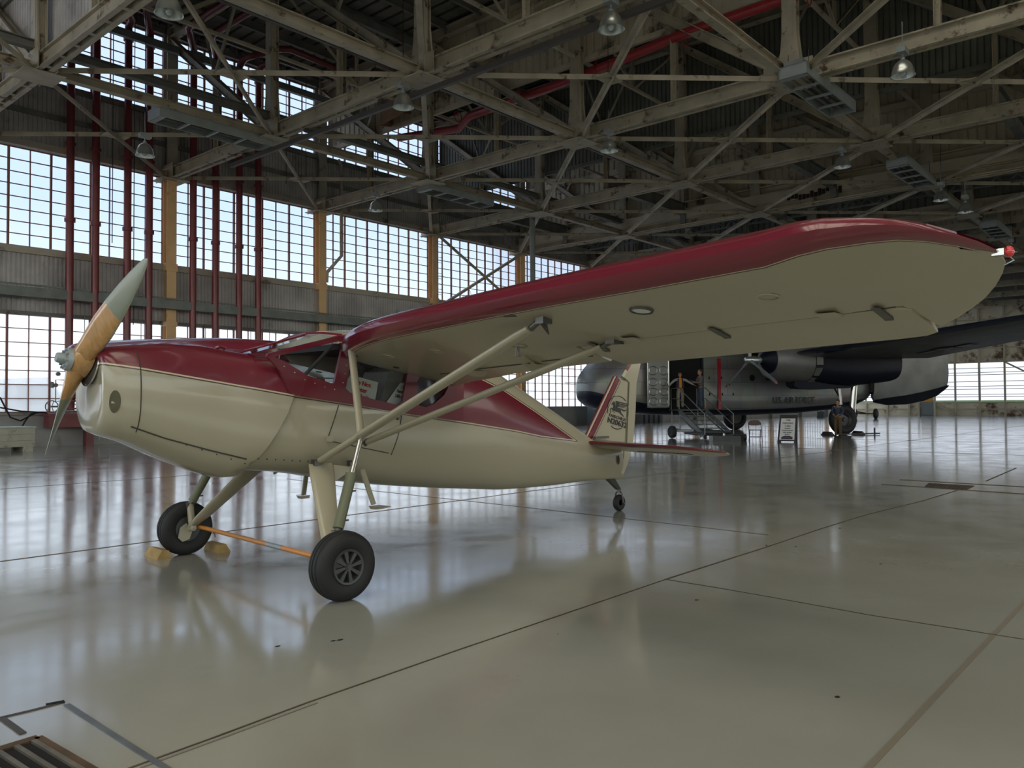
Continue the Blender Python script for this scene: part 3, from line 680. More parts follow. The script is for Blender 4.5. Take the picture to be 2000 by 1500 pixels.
# the red main in the low bay
rp = MB(); rz = 13.75; rp.tube([(24.3, 28.2, rz + 0.1), (25.1, 25.0, rz), (24.3, 23.6, rz), (24.2, 19.4, rz), (23.9, 15.5, rz), (23.6, 13.0, rz), (23.5, -15, rz)], 0.17, 12)
for y in (24.0, 20.5, 16.8, 13.2, 9.0): rp.cyl((24.0, y, rz), (24.0, y, rz + 0.55), 0.02, 5); rp.tube([(24.0 + 0.22 * math.cos(a), y, rz + 0.22 * math.sin(a)) for a in [2 * PI * k / 12 for k in range(13)]], 0.02, 5)
tag(rp.build('sprinkler_main', M['bright_red'], None, 50), 'bright red sprinkler main running under the tan siding', 'pipe')
# brown lined hood and the motor beside it, on the third truss
c = on_y(770, 210, 27.5)
m = MB(); m.lathe([(0.5, 0.7), (0.62, 0.2), (0.95, -0.6), (0.9, -0.6), (0.58, 0.2), (0.46, 0.7)], c, (-0.35, 0.2, 1), 4); tag(m.build('vent_hood', M['brown_card']), 'torn brown lined vent hood hanging by the upper windows', 'hood')
c = on_y(752, 158, 25.4)
hm = MB(); hm.cyl((c.x - 0.5, c.y, c.z), (c.x + 0.5, c.y, c.z), 0.2, 12); hm.box((c.x, c.y, c.z + 0.3), (1.2, 0.2, 0.12)); hm.tube([(c.x - 0.6, c.y, c.z + 0.3), (c.x - 0.8, c.y, c.z), (c.x - 0.6, c.y, c.z - 0.3)], 0.06, 6); hm.cyl((c.x + 1.0, c.y, c.z + 0.9), (c.x + 1.0, c.y, c.z - 0.2), 0.05, 6)
tag(hm.build('hoist_motor', M['dark_pipe'], None, 40), 'dark hoist motor under the conduit at the third truss', 'motor')
# rust-stained patch bar on the header girder
c = on_x(1588, 378, XK[4] - 0.32); m = MB()
for k in range(14): m.box((c.x - 0.01, c.y + 1.2 - 0.19 * k, c.z - 0.045 * 0 + random.uniform(-0.08, 0.08)), (0.01, 0.16, random.uniform(0.18, 0.36)))
tag(m.build('paint_stain', mat('flaked dark paint', (0.035, 0.018, 0.015), 0.8)), 'dark flaked paint patch on the cream header girder', 'stain')
# ------------------------------------------------------------------ the cream and maroon light aeroplane
PA = V((3.921, 6.478, 0.0)); PHI = math.radians(-3.0)
AX = V((math.cos(PHI), math.sin(PHI), 0)); AN = V((-AX.y, AX.x, 0))
CREAM, MAROON = (0.41, 0.378, 0.275), (0.155, 0.013, 0.028)
M['cream'] = mat('cream aircraft enamel', CREAM, 0.32, 0, 0.035, 1.2, coat=0.35)
M['maroon'] = mat('maroon aircraft enamel', MAROON, 0.22, 0, 0.05, 1.5, coat=0.7)
M['pin_dark'] = mat('dark pinstripe', (0.06, 0.03, 0.025), 0.4)
M['pin_light'] = mat('gold pinstripe', (0.62, 0.52, 0.36), 0.4)
M['rubber'] = mat('tyre rubber', (0.017, 0.017, 0.018), 0.62, 0, 0.2, 4)
M['hub_grey'] = mat('dark grey wheel casting', (0.075, 0.078, 0.08), 0.42, 0.3)
M['oleo_green'] = mat('olive painted oleo', (0.145, 0.155, 0.09), 0.4)
M['chrome'] = mat('bright steel rod', (0.55, 0.55, 0.54), 0.18, 1.0)
M['fitting'] = mat('dark steel fitting', (0.12, 0.12, 0.11), 0.4, 0.7)
M['prop_wood'] = mat('varnished laminated wood', (0.52, 0.29, 0.11), 0.22, 0, 0.2, 5, coat=0.5, stretch=(6, 6, 0.6))
M['prop_grey'] = mat('grey green blade sheath', (0.25, 0.275, 0.215), 0.3, 0.1)
M['cabin_dark'] = mat('dark cabin lining', (0.045, 0.045, 0.047), 0.8)
M['seat'] = mat('grey seat cloth', (0.16, 0.15, 0.14), 0.8)
M['plexi'] = pane_mat('cabin window', (0.92, 0.94, 0.94), 0.10)
M['panel_gap'] = mat('panel joint', (0.055, 0.05, 0.04), 0.7)
M['red_lens'] = mat('red lens', (0.62, 0.015, 0.015), 0.12, coat=1.0)
M['ink'] = mat('black lettering', (0.012, 0.012, 0.013), 0.4)
M['red_ink'] = mat('red lettering', (0.55, 0.03, 0.03), 0.5)

LPTS = [(-2, 1.93), (-1.367, 1.823), (-1.168, 1.795), (-0.568, 1.696), (0.1, 1.583), (0.69, 1.504), (1.31, 1.412), (1.98, 1.33), (2.97, 1.204), (3.49, 1.123), (4.25, 1.043), (6, 1.03)]
UPTS = [(-2, 2.98), (1.7, 2.98), (1.72, 2.02), (2.28, 1.80), (2.82, 1.64), (3.41, 1.40), (4.24, 1.04), (6, 0.2)]
def interp(P, x):
    for (a, c), (b2, d) in zip(P, P[1:]):
        if x <= b2: return c + (d - c) * max(0, (x - a)) / (b2 - a)
    return P[-1][1]
def livery():
    m = bpy.data.materials.new('two tone fuselage paint'); m.use_nodes = True; t = m.node_tree; N = t.nodes; L = t.links; b = N['Principled BSDF']
    b.inputs['Roughness'].default_value = 0.27; b.inputs['Coat Weight'].default_value = 0.5; b.inputs['Coat Roughness'].default_value = 0.08
    tcn = N.new('ShaderNodeTexCoord'); s = N.new('ShaderNodeSeparateXYZ'); L.new(tcn.outputs['Object'], s.inputs[0])
    def mth(op, a, c):
        n = N.new('ShaderNodeMath'); n.operation = op
        for i, q in enumerate((a, c)):
            if isinstance(q, (int, float)): n.inputs[i].default_value = q
            else: L.new(q, n.inputs[i])
        return n.outputs[0]
    tx = mth('DIVIDE', mth('ADD', s.outputs['X'], 2.0), 8.0)
    def curve(P):
        n = N.new('ShaderNodeFloatCurve'); c = n.mapping.curves[0]
        pts = [((x + 2) / 8, z / 3) for x, z in P]
        c.points[0].location = pts[0]; c.points[1].location = pts[-1]
        for q in pts[1:-1]: c.points.new(*q)
        for q in c.points: q.handle_type = 'VECTOR'
        n.mapping.update(); L.new(tx, n.inputs['Value']); return mth('MULTIPLY', n.outputs[0], 3.0)
    d1 = mth('SUBTRACT', s.outputs['Z'], curve(LPTS)); d2 = mth('SUBTRACT', curve(UPTS), s.outputs['Z'])
    mn = mth('MINIMUM', d1, d2)
    cur = None
    for lo, col in ((-0.022, (0.06, 0.03, 0.025)), (-0.012, (0.62, 0.53, 0.36)), (0.0, MAROON)):
        mx = N.new('ShaderNodeMix'); mx.data_type = 'RGBA'; L.new(mth('GREATER_THAN', mn, lo), mx.inputs['Factor'])
        if cur is None: mx.inputs['A'].default_value = (*CREAM, 1)
        else: L.new(cur, mx.inputs['A'])
        mx.inputs['B'].default_value = (*col, 1); cur = mx.outputs['Result']
    L.new(cur, b.inputs['Base Color']); return m
M['livery'] = livery()

PL = empty('light_airplane', PA, PHI, 'cream and maroon high wing light aeroplane with a wooden propeller', 'airplane')
IP = Matrix.Translation(PA) @ Matrix.Rotation(PHI, 4, 'Z'); IPi = IP.inverted()
def ly(px, py, y):
    return IPi @ on_plane(px, py, AN, PA + AN * y)
def lx(px, py, x): return IPi @ on_plane(px, py, AX, PA + AX * x)

# body sections: x, bottom, top, half width, centre height, exponents up / down
def ring(x, zb, zt, hw, zc, nu, nl, n=36, xf=None):
    out = []
    for k in range(n):
        a = 2 * PI * k / n; ca, sa = math.cos(a), math.sin(a); e = nu if sa > 0 else nl
        y = hw * math.copysign(abs(ca) ** (2 / e), ca); z = zc + (zt - zc if sa > 0 else zc - zb) * math.copysign(abs(sa) ** (2 / e), sa)
        out.append(V((x if xf is None else x + xf(z), y, z)))
    return out
BODY = [(-0.5, 0.96, 1.85, 0.40, 1.45, 3, 3), (-0.3, 0.945, 1.90, 0.455, 1.44, 3, 3), (-0.1, 0.925, 1.925, 0.495, 1.43, 3, 3), (0.0, 0.915, 1.90, 0.51, 1.42, 3, 3),
        (0.10, 0.905, 1.70, 0.518, 1.40, 7, 3), (0.35, 0.86, 1.62, 0.53, 1.40, 8, 3), (0.75, 0.775, 1.53, 0.535, 1.40, 8, 3), (1.3, 0.69, 1.46, 0.53, 1.40, 8, 3), (1.84, 0.6245, 1.45, 0.5005, 1.40, 8, 3),
        (1.86, 0.622, 2.25, 0.50, 1.40, 2.6, 3), (2.2, 0.585, 2.19, 0.475, 1.39, 2.4, 2.85), (2.6, 0.545, 2.03, 0.42, 1.35, 2.3, 2.6), (3.0, 0.505, 1.845, 0.36, 1.25, 2.2, 2.5), (3.5, 0.485, 1.62, 0.285, 1.12, 2.2, 2.4),
        (4.0, 0.48, 1.40, 0.21, 1.0, 2.1, 2.3), (4.5, 0.485, 1.165, 0.135, 0.87, 2, 2.2), (4.8, 0.485, 1.02, 0.10, 0.78, 2, 2.2), (5.15, 0.475, 0.985, 0.062, 0.74, 2, 2.2), (5.45, 0.465, 0.96, 0.03, 0.72, 2, 2)]
mb = MB(); mb.loft([ring(*s) for s in BODY]); FUS = mb.build('fuselage', M['livery'], PL, 50)
def body_y(x, z, T=BODY):
    for a, b2 in zip(T, T[1:]):
        if x <= b2[0]:
            t = max(0, (x - a[0]) / (b2[0] - a[0])); s = [a[i] + (b2[i] - a[i]) * t for i in range(7)]; break
    else: s = T[-1]
    _, zb, zt, hw, zc, nu, nl = s
    h, e = (zt - zc, nu) if z > zc else (zc - zb, nl)
    q = min(1, abs(z - zc) / h); return hw * (1 - q ** e) ** (1 / e)
# engine cowling with its slanted rear lip
COWL = [(-1.40, 1.42, 1.88, 0.24, 1.63, 2.6, 2.6), (-1.415, 1.35, 1.93, 0.29, 1.63, 2.8, 2.8), (-1.395, 1.30, 1.955, 0.335, 1.63, 3, 2.8), (-1.32, 1.265, 1.97, 0.372, 1.62, 3, 2.8), (-1.17, 1.215, 1.99, 0.402, 1.6, 3, 2.8),
        (-0.9, 1.08, 2.015, 0.435, 1.55, 3, 2.8), (-0.6, 0.95, 2.01, 0.465, 1.5, 3, 2.8), (-0.42, 0.885, 1.985, 0.485, 1.46, 3, 2.8), (-0.3, 0.885, 1.965, 0.515, 1.44, 3.2, 2.8)]
mb = MB(); R = [ring(*s) for s in COWL]
last = ring(0, 0.93, 1.935, 0.542, 1.43, 3.6, 2.9)
last = [V((-0.28 + 0.60 * (min(max(p.z, 0.93), 1.58) - 0.98), p.y, p.z)) if p.z < 1.58 else V((0.085 - 0.45 * (p.z - 1.58), p.y, p.z)) for p in last]
R.append(last); mb.loft(R, True)
CW = mb.build('engine_cowling', M['livery'], PL, 50)
def cowl_y(x, z): return body_y(x, z, COWL[1:] + [(0.1, 0.93, 1.935, 0.542, 1.43, 3.6, 2.9)])
def surf_line(name, pts, yf, r, m, parent, side=-1, off=0.002):
    mb = MB(); P = []
    for a, b2 in zip(pts, pts[1:]):
        for i in range(6): t = i / 6; P.append((a[0] + (b2[0] - a[0]) * t, a[1] + (b2[1] - a[1]) * t))
    P.append(pts[-1])
    for s in (side,): mb.tube([(x, s * (yf(x, z) + off), z) for x, z in P], r, 5)
    return mb.build(name, m, parent)
surf_line('panel_joint', [(-1.172, 1.93), (-1.172, 1.6), (-1.175, 1.3)], cowl_y, 0.004, M['panel_gap'], CW)
surf_line('panel_joint', [(-1.22, 1.345), (-0.98, 1.25), (-0.63, 1.14), (-0.33, 1.055)], cowl_y, 0.006, M['panel_gap'], CW)
def surf_disc(name, x, z, a, b2, yf, m, parent, n=20, off=0.004):
    mb = MB(); P = []
    for k in range(n):
        xx, zz = x + a * math.cos(2 * PI * k / n), z + b2 * math.sin(2 * PI * k / n); P.append((xx, -(yf(xx, zz) + off), zz))
    mb.add(P, [tuple(range(n))]); return mb.build(name, m, parent)
M['inlet'] = mat('olive dark inlet', (0.10, 0.095, 0.055), 0.7)
surf_disc('air_inlet', -1.345, 1.535, 0.036, 0.085, cowl_y, M['inlet'], CW, 24, 0.004)
mb = MB()
for k in range(7): x = -1.05 + 0.12 * k; z = 1.33 - 0.36 * (x + 1.2); mb.sphere((x, -(cowl_y(x, z) + 0.002), z), 0.006, 6)
for k in range(9): x = -0.2 + 0.075 * k; z = 1.05 - 0.10 * (x + 0.2); mb.sphere((x, -(body_y(x, z) + 0.002), z), 0.007, 6)
mb.build('fastener', M['panel_gap'], CW)
mb = MB(); mb.tube([(-0.48, -0.18, 1.985), (-0.44, -0.19, 2.0), (-0.4, -0.19, 1.985)], 0.016, 6); mb.build('cowl_latch', M['maroon'], CW, 50)
# cabin door joints
for pts in ([(0.505, 1.50), (0.44, 1.33), (0.385, 1.18)], [(1.215, 1.40), (1.18, 1.22), (1.11, 1.02)], [(0.44, 1.175), (0.7, 1.12), (1.08, 1.04)]):
    surf_line('door_joint', pts, body_y, 0.004, M['panel_gap'], FUS)
mb = MB(); mb.box((0.41, -(body_y(0.41, 1.20) + 0.01), 1.20), (0.06, 0.03, 0.05)); mb.build('door_hinge', M['cream'], FUS)
mb = MB(); mb.box((1.17, -(body_y(1.17, 1.39) + 0.01), 1.385), (0.035, 0.03, 0.06)); mb.build('door_handle', M['fitting'], FUS)
surf_disc('vent_hole', 5.17, 0.90, 0.055, 0.035, lambda x, z: body_y(x, z) + 0.01, M['panel_gap'], FUS)
surf_disc('vent_hole', 5.30, 0.73, 0.03, 0.065, lambda x, z: body_y(x, z) + 0.01, M['panel_gap'], FUS)

# cabin sides with window openings
OUT = [(0.0, 1.605), (0.1, 1.578), (0.69, 1.499), (1.31, 1.407), (1.88, 1.34), (2.0, 1.34), (2.02, 1.98), (1.2, 2.1), (0.60, 2.15), (0.50, 2.125), (0.2, 2.045), (-0.20, 1.935), (-0.21, 1.91), (-0.09, 1.80)]
W1 = [(-0.15, 1.908), (0.15, 1.987), (0.50, 2.075), (0.53, 2.02), (0.448, 1.695), (0.402, 1.699), (0.184, 1.755), (0.05, 1.825), (-0.072, 1.884)]
W2 = [(0.625, 1.957), (0.781, 1.938), (1.19, 1.86), (1.276, 1.818), (1.27, 1.784), (1.213, 1.526), (1.155, 1.497), (0.838, 1.56), (0.618, 1.611), (0.568, 1.648), (0.596, 1.757), (0.61, 1.876)]
W3 = [(1.39, 1.6), (1.392, 1.721), (1.442, 1.80), (1.553, 1.815), (1.665, 1.775), (1.78, 1.715), (1.80, 1.68), (1.739, 1.592), (1.611, 1.51), (1.50, 1.475), (1.42, 1.49)]
def holed(name, outer, holes, y, th, m, parent):
    bm = bmesh.new(); es = []
    for loop in [outer] + holes:
        vs = [bm.verts.new((x, y, z)) for x, z in loop]
        for i in range(len(vs)): es.append(bm.edges.new((vs[i], vs[(i + 1) % len(vs)])))
    bmesh.ops.triangle_fill(bm, use_beauty=True, edges=es)
    def inside(p, loop):
        c = False
        for (x1, z1), (x2, z2) in zip(loop, loop[1:] + loop[:1]):
            if (z1 > p.z) != (z2 > p.z) and p.x < (x2 - x1) * (p.z - z1) / (z2 - z1) + x1: c = not c
        return c
    kill = [f for f in bm.faces if any(inside(f.calc_center_median(), h) for h in holes)]
    bmesh.ops.delete(bm, geom=kill, context='FACES_ONLY')
    r = bmesh.ops.extrude_face_region(bm, geom=bm.faces[:]); bmesh.ops.translate(bm, vec=(0, th, 0), verts=[g for g in r['geom'] if isinstance(g, bmesh.types.BMVert)])
    bmesh.ops.recalc_face_normals(bm, faces=bm.faces[:])
    me = bpy.data.meshes.new(name); bm.to_mesh(me); bm.free(); me.materials.append(m)
    o = bpy.data.objects.new(name, me); COL.objects.link(o); o.parent = parent; return o
for s in (-1, 1):
    cs = holed('cabin_side', OUT, [W1, W2, W3], s * 0.548, -s * 0.028, M['maroon'], PL)
    for wq in (W1, W2, W3):
        mb = MB(); mb.prism([(x, s * 0.535, z) for x, z in wq], (0, -s * 0.006, 0)); mb.build('window_pane', M['plexi'], cs)
    mb = MB()
    for x, z in ((-0.05, 1.83), (0.05, 1.78), (0.15, 1.72), (0.25, 1.69), (0.35, 1.66), (0.45, 1.64), (0.54, 1.70), (0.56, 1.78), (0.575, 1.86), (0.585, 1.94), (0.59, 2.02)): mb.sphere((x, s * 0.55, z), 0.006, 6)
    mb.build('rivet', M['chrome'], cs)
# windscreen: two panes and a maroon frame, roof panel
ws = MB(); B0, T0q = (-0.20, 1.925), (0.50, 2.14)
bc = [V((-0.19, -0.53, 1.915)), V((-0.23, -0.27, 1.94)), V((-0.24, 0, 1.95)), V((-0.23, 0.27, 1.94)), V((-0.19, 0.53, 1.915))]
tcq = [V((0.52, -0.54, 2.125)), V((0.50, -0.27, 2.16)), V((0.50, 0, 2.17)), V((0.50, 0.27, 2.16)), V((0.52, 0.54, 2.125))]
for i in range(4): ws.add([bc[i], bc[i + 1], tcq[i + 1], tcq[i]], [(0, 1, 2, 3)])
WS = ws.build('windscreen', M['plexi'], PL)
fr = MB(); fr.tube(bc, 0.010, 6); fr.tube(tcq, 0.02, 6)
for i in (0, 2, 4): fr.tube([bc[i], tcq[i]], 0.011, 6)
fr.build('windscreen_frame', M['maroon'], WS)
dk2 = MB(); dk2.loft([[V((x, y, z)) for y, z in ((-0.42, 1.80), (-0.3, 1.88), (0, 1.9), (0.3, 1.88), (0.42, 1.80), (0.42, 1.7), (-0.42, 1.7))] for x in (-0.12, 0.08)]); dk2.build('dashboard', M['cabin_dark'], PL)
rf = MB(); rf.loft([[V((x, y, z + dz)) for y, z in ((-0.55, 2.06), (-0.53, 2.13), (-0.27, 2.165), (0, 2.175), (0.27, 2.165), (0.53, 2.13), (0.55, 2.06), (0.3, 2.07), (-0.3, 2.07))] for x, dz in ((0.48, -0.01), (0.62, 0.03), (1.0, 0.06), (1.5, 0.07), (1.9, 0.06))]); rf.build('cabin_roof', M['cream'], PL, 40)
li = MB(); li.bb((0.5, -0.52, 2.0), (1.86, 0.52, 2.05)); li.build('headliner', M['cabin_dark'], PL)
# cabin interior: seats and a brace tube
for yy in (-0.25, 0.25):
    se = MB(); se.prism([(0.95, yy - 0.2, 1.30), (1.12, yy - 0.2, 1.30), (1.32, yy - 0.2, 1.83), (1.25, yy - 0.2, 1.87), (1.12, yy - 0.2, 1.82)], (0, 0.4, 0)); se.build('seat_back', M['seat'], PL)
br = MB()
for s in (-1, 1): br.tube([(0.15, s * 0.47, 1.72), (0.52, s * 0.47, 2.08)], 0.016, 6)
br.build('cabin_tube', M['cabin_dark'], PL)

# wing
SEC = [(-0.48, 0.56, 1.9, 1.0), (-0.6, 0.48, 1.9, 1.0), (-0.78, 0.375, 1.85, 1.0), (-1.0, 0.29, 1.80, 1.0), (-1.25, 0.225, 1.76, 1.0), (-1.6, 0.18, 1.68, 1.0), (-2.2, 0.145, 1.62, 1.0), (-2.76, 0.11, 1.60, 1.0),
       (-2.80, 0.108, 1.09, 1.0), (-3.4, 0.085, 1.09, 1.0), (-4.1, 0.075, 1.09, 1.0), (-4.8, 0.055, 1.09, 1.0), (-5.0, 0.0, 1.09, 0.88), (-5.14, -0.01, 1.10, 0.78), (-5.19, 0.0, 1.61, 0.74), (-5.32, 0.025, 1.47, 0.62), (-5.43, 0.07, 1.33, 0.5),
       (-5.52, 0.155, 1.20, 0.40), (-5.61, 0.29, 1.03, 0.28), (-5.68, 0.42, 0.86, 0.18), (-5.725, 0.55, 0.72, 0.08)]
XA = [(0.0, 0.075), (0.018, 0.12), (0.05, 0.155), (0.10, 0.188), (0.18, 0.215), (0.30, 0.235), (0.5, 0.24), (0.75, 0.215), (1.05, 0.155), (1.35, 0.085), (1.6, 0.02)]
XB = [(0.02, 0.035), (0.05, 0.014), (0.098, 0.002), (0.106, 0.001), (0.116, 0.0), (0.3, 0.0), (0.8, 0.004), (1.3, 0.006), (1.59, 0.004)]
def wing_z(x, ya): return 2.01 + 0.04 * abs(ya) - 0.18 * x
def wing_ring(sec, s):
    ya, le, te, tf = sec; ch = te - le; out = []
    lim = 1.6 if (te > 1.15 or ya > -2.79) else None
    full = 1.62 - le if te < 1.15 and abs(ya) < 5.16 else ch
    def pt(d, h):
        if abs(ya) > 5.16 or ya > -2.79: k = ch / 1.6; dd = d * k if d > 0.12 else min(d, ch * 0.3 * d / 0.12 if ch < 0.4 else d)
        else: dd = d * full / 1.6 if d > 0.12 else d
        dd2 = min(dd, ch)
        hh = h
        if dd > ch + 1e-6: hh = None
        return dd2, hh
    def hmax(P, dd):   # height of the profile at a distance behind the nose
        k = full / 1.6
        for (a, ha), (b2, hb) in zip(P, P[1:]):
            A = a * k if a > 0.12 else a; Bq = b2 * k if b2 > 0.12 else b2
            if dd <= Bq: return ha + (hb - ha) * (dd - A) / max(Bq - A, 1e-6)
        return P[-1][1]
    rows = []
    for P in (list(reversed(XA)), XB):
        for d, h in P:
            dd, hh = pt(d, h)
            if hh is None: hh = hmax(XA if P is not XB else XB, dd)
            rows.append((dd, hh))
    for dd, hh in rows:
        x = le + dd; zc = wing_z(x, ya) + 0.045 * (1 - tf)
        out.append(V((x, ya * s if s > 0 else ya, zc + hh * tf)) if False else V((x, ya if s < 0 else -ya, zc + hh * tf)))
    return out
NT = len(XA); NB = len(XB)
def wing_mat(i, k):
    # k runs from trailing edge over the top to the nose, then back along the bottom
    if k < NT - 5: return 0
    if k <= NT + 1: return 1
    if k == NT + 2: return 2
    if k == NT + 3: return 3
    return 0
for s in (-1, 1):
    mb = MB(); mb.loft([wing_ring(q, s) for q in SEC], True, 0, True, wing_mat)
    W = mb.build('wing', [M['cream'], M['maroon'], M['pin_light'], M['pin_dark']], PL, 35)
    if s > 0: W['label'] = 'far wing, seen over the cowling'
    else: W['label'] = 'near wing with maroon leading edge'
    ym = lambda y: y if s < 0 else -y
    # aileron and its hinges
    mb = MB(); R2 = []
    for ya, xh, xt in ((-2.83, 1.115, 1.70), (-3.4, 1.115, 1.71), (-4.2, 1.115, 1.71), (-4.9, 1.118, 1.715), (-5.08, 1.12, 1.70), (-5.16, 1.18, 1.64)):
        z = wing_z(xh, ya); zt = wing_z(xt, ya) - 0.005
        R2.append([V((xh, ym(ya), z + 0.01)), V((xh - 0.01, ym(ya), z + 0.06)), V((xh + 0.02, ym(ya), z + 0.13)), V((xh + 0.3, ym(ya), (z + zt) / 2 + 0.07)), V((xt, ym(ya), zt + 0.012)), V((xt, ym(ya), zt)), V((xh + 0.3, ym(ya), (z + zt) / 2 - 0.003)), V((xh + 0.03, ym(ya), z - 0.004))])
    mb.loft(R2); A = mb.build('aileron', M['cream'], W, 40)
    mb = MB()
    for ya in (-3.0, -4.0, -5.03):
        z = wing_z(1.1, ya); mb.prism([(1.02, ym(ya) - 0.012, z + 0.01), (1.22, ym(ya) - 0.012, z - 0.035), (1.25, ym(ya) - 0.012, z - 0.045), (1.24, ym(ya) - 0.012, z - 0.02)], (0, 0.05, 0))
    build_each(mb, 'hinge', M['fitting'], W)
    mb = MB()
    for ya in (-3.35, -4.75): z = wing_z(1.06, ya); mb.prism([(0.98, ym(ya) - 0.06, z + 0.004), (1.10, ym(ya) - 0.06, z + 0.004), (1.10, ym(ya) - 0.06, z - 0.02)], (0, 0.12, 0))
    for ya in (-1.35, -2.1): z = wing_z(1.45, ya); mb.prism([(1.25, ym(ya) - 0.025, z + 0.003), (1.58, ym(ya) - 0.025, z), (1.5, ym(ya) - 0.025, z - 0.05), (1.4, ym(ya) - 0.025, z - 0.05)], (0, 0.05, 0))
    build_each(mb, 'hinge_fairing', M['cream'], W)
    mb = MB()
    for ya0, ya1, x in ((-0.85, -1.30, 1.43), (-1.42, -2.05, 1.40), (-2.2, -2.74, 1.38)):
        mb.beam((x, ym(ya0), wing_z(x, ya0) + 0.003), (x, ym(ya1), wing_z(x, ya1) + 0.003), 0.008, 0.006)
    mb.beam((1.104, ym(-2.82), wing_z(1.104, -2.82) + 0.02), (1.104, ym(-5.1), wing_z(1.104, -5.1) + 0.02), 0.02, 0.02)
    build_each(mb, 'flap_joint', M['panel_gap'], W)
    # landing light, slot, inspection rings
    c = (0.50, ym(-3.82), wing_z(0.5, 3.82))
    mb = MB(); mb.lathe([(0.001, -0.006), (0.05, -0.008), (0.062, -0.004)], c, (0.18, 0, 1), 24, 0); mb.build('landing_light', M['white'], W, 50)
    mb = MB(); mb.lathe([(0.062, 0.002), (0.064, -0.012), (0.072, -0.012), (0.076, 0.002)], c, (0.18, 0, 1), 24); mb.build('light_ring', M['hub_grey'], W, 50)
    mb = MB()
    for x, ya in ((0.75, -1.6), (0.9, -2.4), (0.7, -1.0), (0.6, -4.6)):
        mb.lathe([(0.055, 0.002), (0.055, -0.004), (0.06, -0.004), (0.062, 0.002)], (x, ym(ya), wing_z(x, ya)), (0.18, 0, 1), 20)
    build_each(mb, 'inspection_ring', M['cream'], W, 50)
    mb = MB(); mb.box((0.245, ym(-2.95), wing_z(0.245, 2.95) + 0.004), (0.05, 0.09, 0.012))
    for x, ya in ((0.56, -0.7), (1.05, -0.66)): mb.lathe([(0.001, -0.003), (0.03, -0.003), (0.032, 0.003)], (x, ym(ya), wing_z(x, ya)), (0.18, 0, 1), 10)
    build_each(mb, 'slot', M['panel_gap'], W)
    # tip light
    mb = MB(); mb.sphere((0.60, ym(-5.765), wing_z(0.6, 5.7) + 0.05), 0.023, 12, 0, (1.0, 1.0, 1.15)); TL = mb.build('tip_light', M['red_lens'], W, 60)
    mb = MB(); mb.box((0.60, ym(-5.725), wing_z(0.6, 5.7) + 0.05), (0.05, 0.05, 0.03)); mb.tube([(0.62, ym(-5.76), wing_z(0.6, 5.7) + 0.035), (0.64, ym(-5.775), wing_z(0.6, 5.7) + 0.015), (0.66, ym(-5.73), wing_z(0.6, 5.7) + 0.0)], 0.004, 5); mb.build('light_base', M['chrome'], TL)
    # lift struts, jury tubes
    A0 = V((0.30, ym(-0.52), 1.0)); A1 = V((0.379, ym(-3.123), 2.055)); P = A0.lerp(A1, 0.235)
    def strut(name, a, b2, w, h, m=M['cream'], parent=PL, taper=1.0):
        mb = MB(); d, sd, u = frame_of(b2 - a, V((1, 0, 0)))
        R3 = []
        for t2, k in ((0, taper), (0.06, 1.0), (0.94, 1.0), (1.0, 0.8)):
            c = a.lerp(b2, t2)
            R3.append([c + u * (w / 2 * k * math.cos(q)) + sd * (h / 2 * k * math.sin(q)) for q in [2 * PI * i / 14 for i in range(14)]])
        mb.loft(R3); return mb.build(name, m, parent, 50)
    S1 = strut('lift_strut', P, A0.lerp(A1, 0.955), 0.115, 0.06); S1['label'] = 'front lift strut'
    strut('lift_strut', A0, P, 0.075, 0.055, taper=0.8)
    mb = MB(); e = A0.lerp(A1, 0.955); mb.cyl(e, A1 + V((0, 0, 0.02)), 0.022, 10); mb.box(A1 + V((0, 0, 0.0)), (0.09, 0.07, 0.05)); mb.prism([A1 + V((-0.03, 0.02, 0)), A1 + V((0.05, 0.02, 0)), A1 + V((0.08, 0.02, -0.09))], (0, 0.012, 0))
    q = A0.lerp(A1, 0.90); mb.tube([q + V((0.03, 0, -0.05)), q + V((0.05, 0.0, -0.12)), q + V((0.01, 0.0, -0.12)), q + V((0.02, 0, -0.05))], 0.007, 6)
    mb.build('strut_fitting', M['fitting'], S1, 50)
    B0v = V((0.42, ym(-1.06), 1.185)); B1v = V((1.079, ym(-3.178), 1.945))
    S2 = strut('lift_strut', B0v, B0v.lerp(B1v, 0.955), 0.10, 0.052); S2['label'] = 'rear lift strut'
    mb = MB(); mb.cyl(B0v.lerp(B1v, 0.955), B1v + V((0, 0, 0.015)), 0.02, 10); mb.box(B1v, (0.12, 0.08, 0.035)); mb.cyl(B0v + V((0, 0, -0.02)), P, 0.018, 8); mb.build('strut_fitting', M['fitting'], S2, 50)
    strut('cabane_strut', P + V((0, 0, 0.02)), V((0.47, ym(-0.775), 2.02)), 0.07, 0.05)
    strut('jury_strut', P + V((0.02, 0, -0.03)), V((0.66, ym(-0.53), 0.985)), 0.04, 0.03)
    # shock strut
    ax = V((-0.04, ym(-1.36), 0.27)); top = P + V((0.0, 0, -0.015)); bot = V((-0.03, ym(-1.31), 0.50))
    mid = top.lerp(bot, 0.40)
    mb = MB(); mb.cyl(top.lerp(mid, 0.0), mid, 0.021, 12); O = mb.build('oleo_rod', M['chrome'], PL, 50)
    mb = MB(); mb.tube([mid, mid.lerp(bot, 0.06), mid.lerp(bot, 0.92), mid.lerp(bot, 0.92)], [0.05, 0.043, 0.043, 0.03], 14); mb.cyl(mid.lerp(bot, 0.3), mid.lerp(bot, 0.3) + V((0.08, 0, 0)), 0.008, 6); mb.cyl(mid.lerp(bot, 0.8), mid.lerp(bot, 0.8) + V((0.08, 0, 0)), 0.008, 6); mb.build('oleo_cylinder', M['oleo_green'], O, 50)
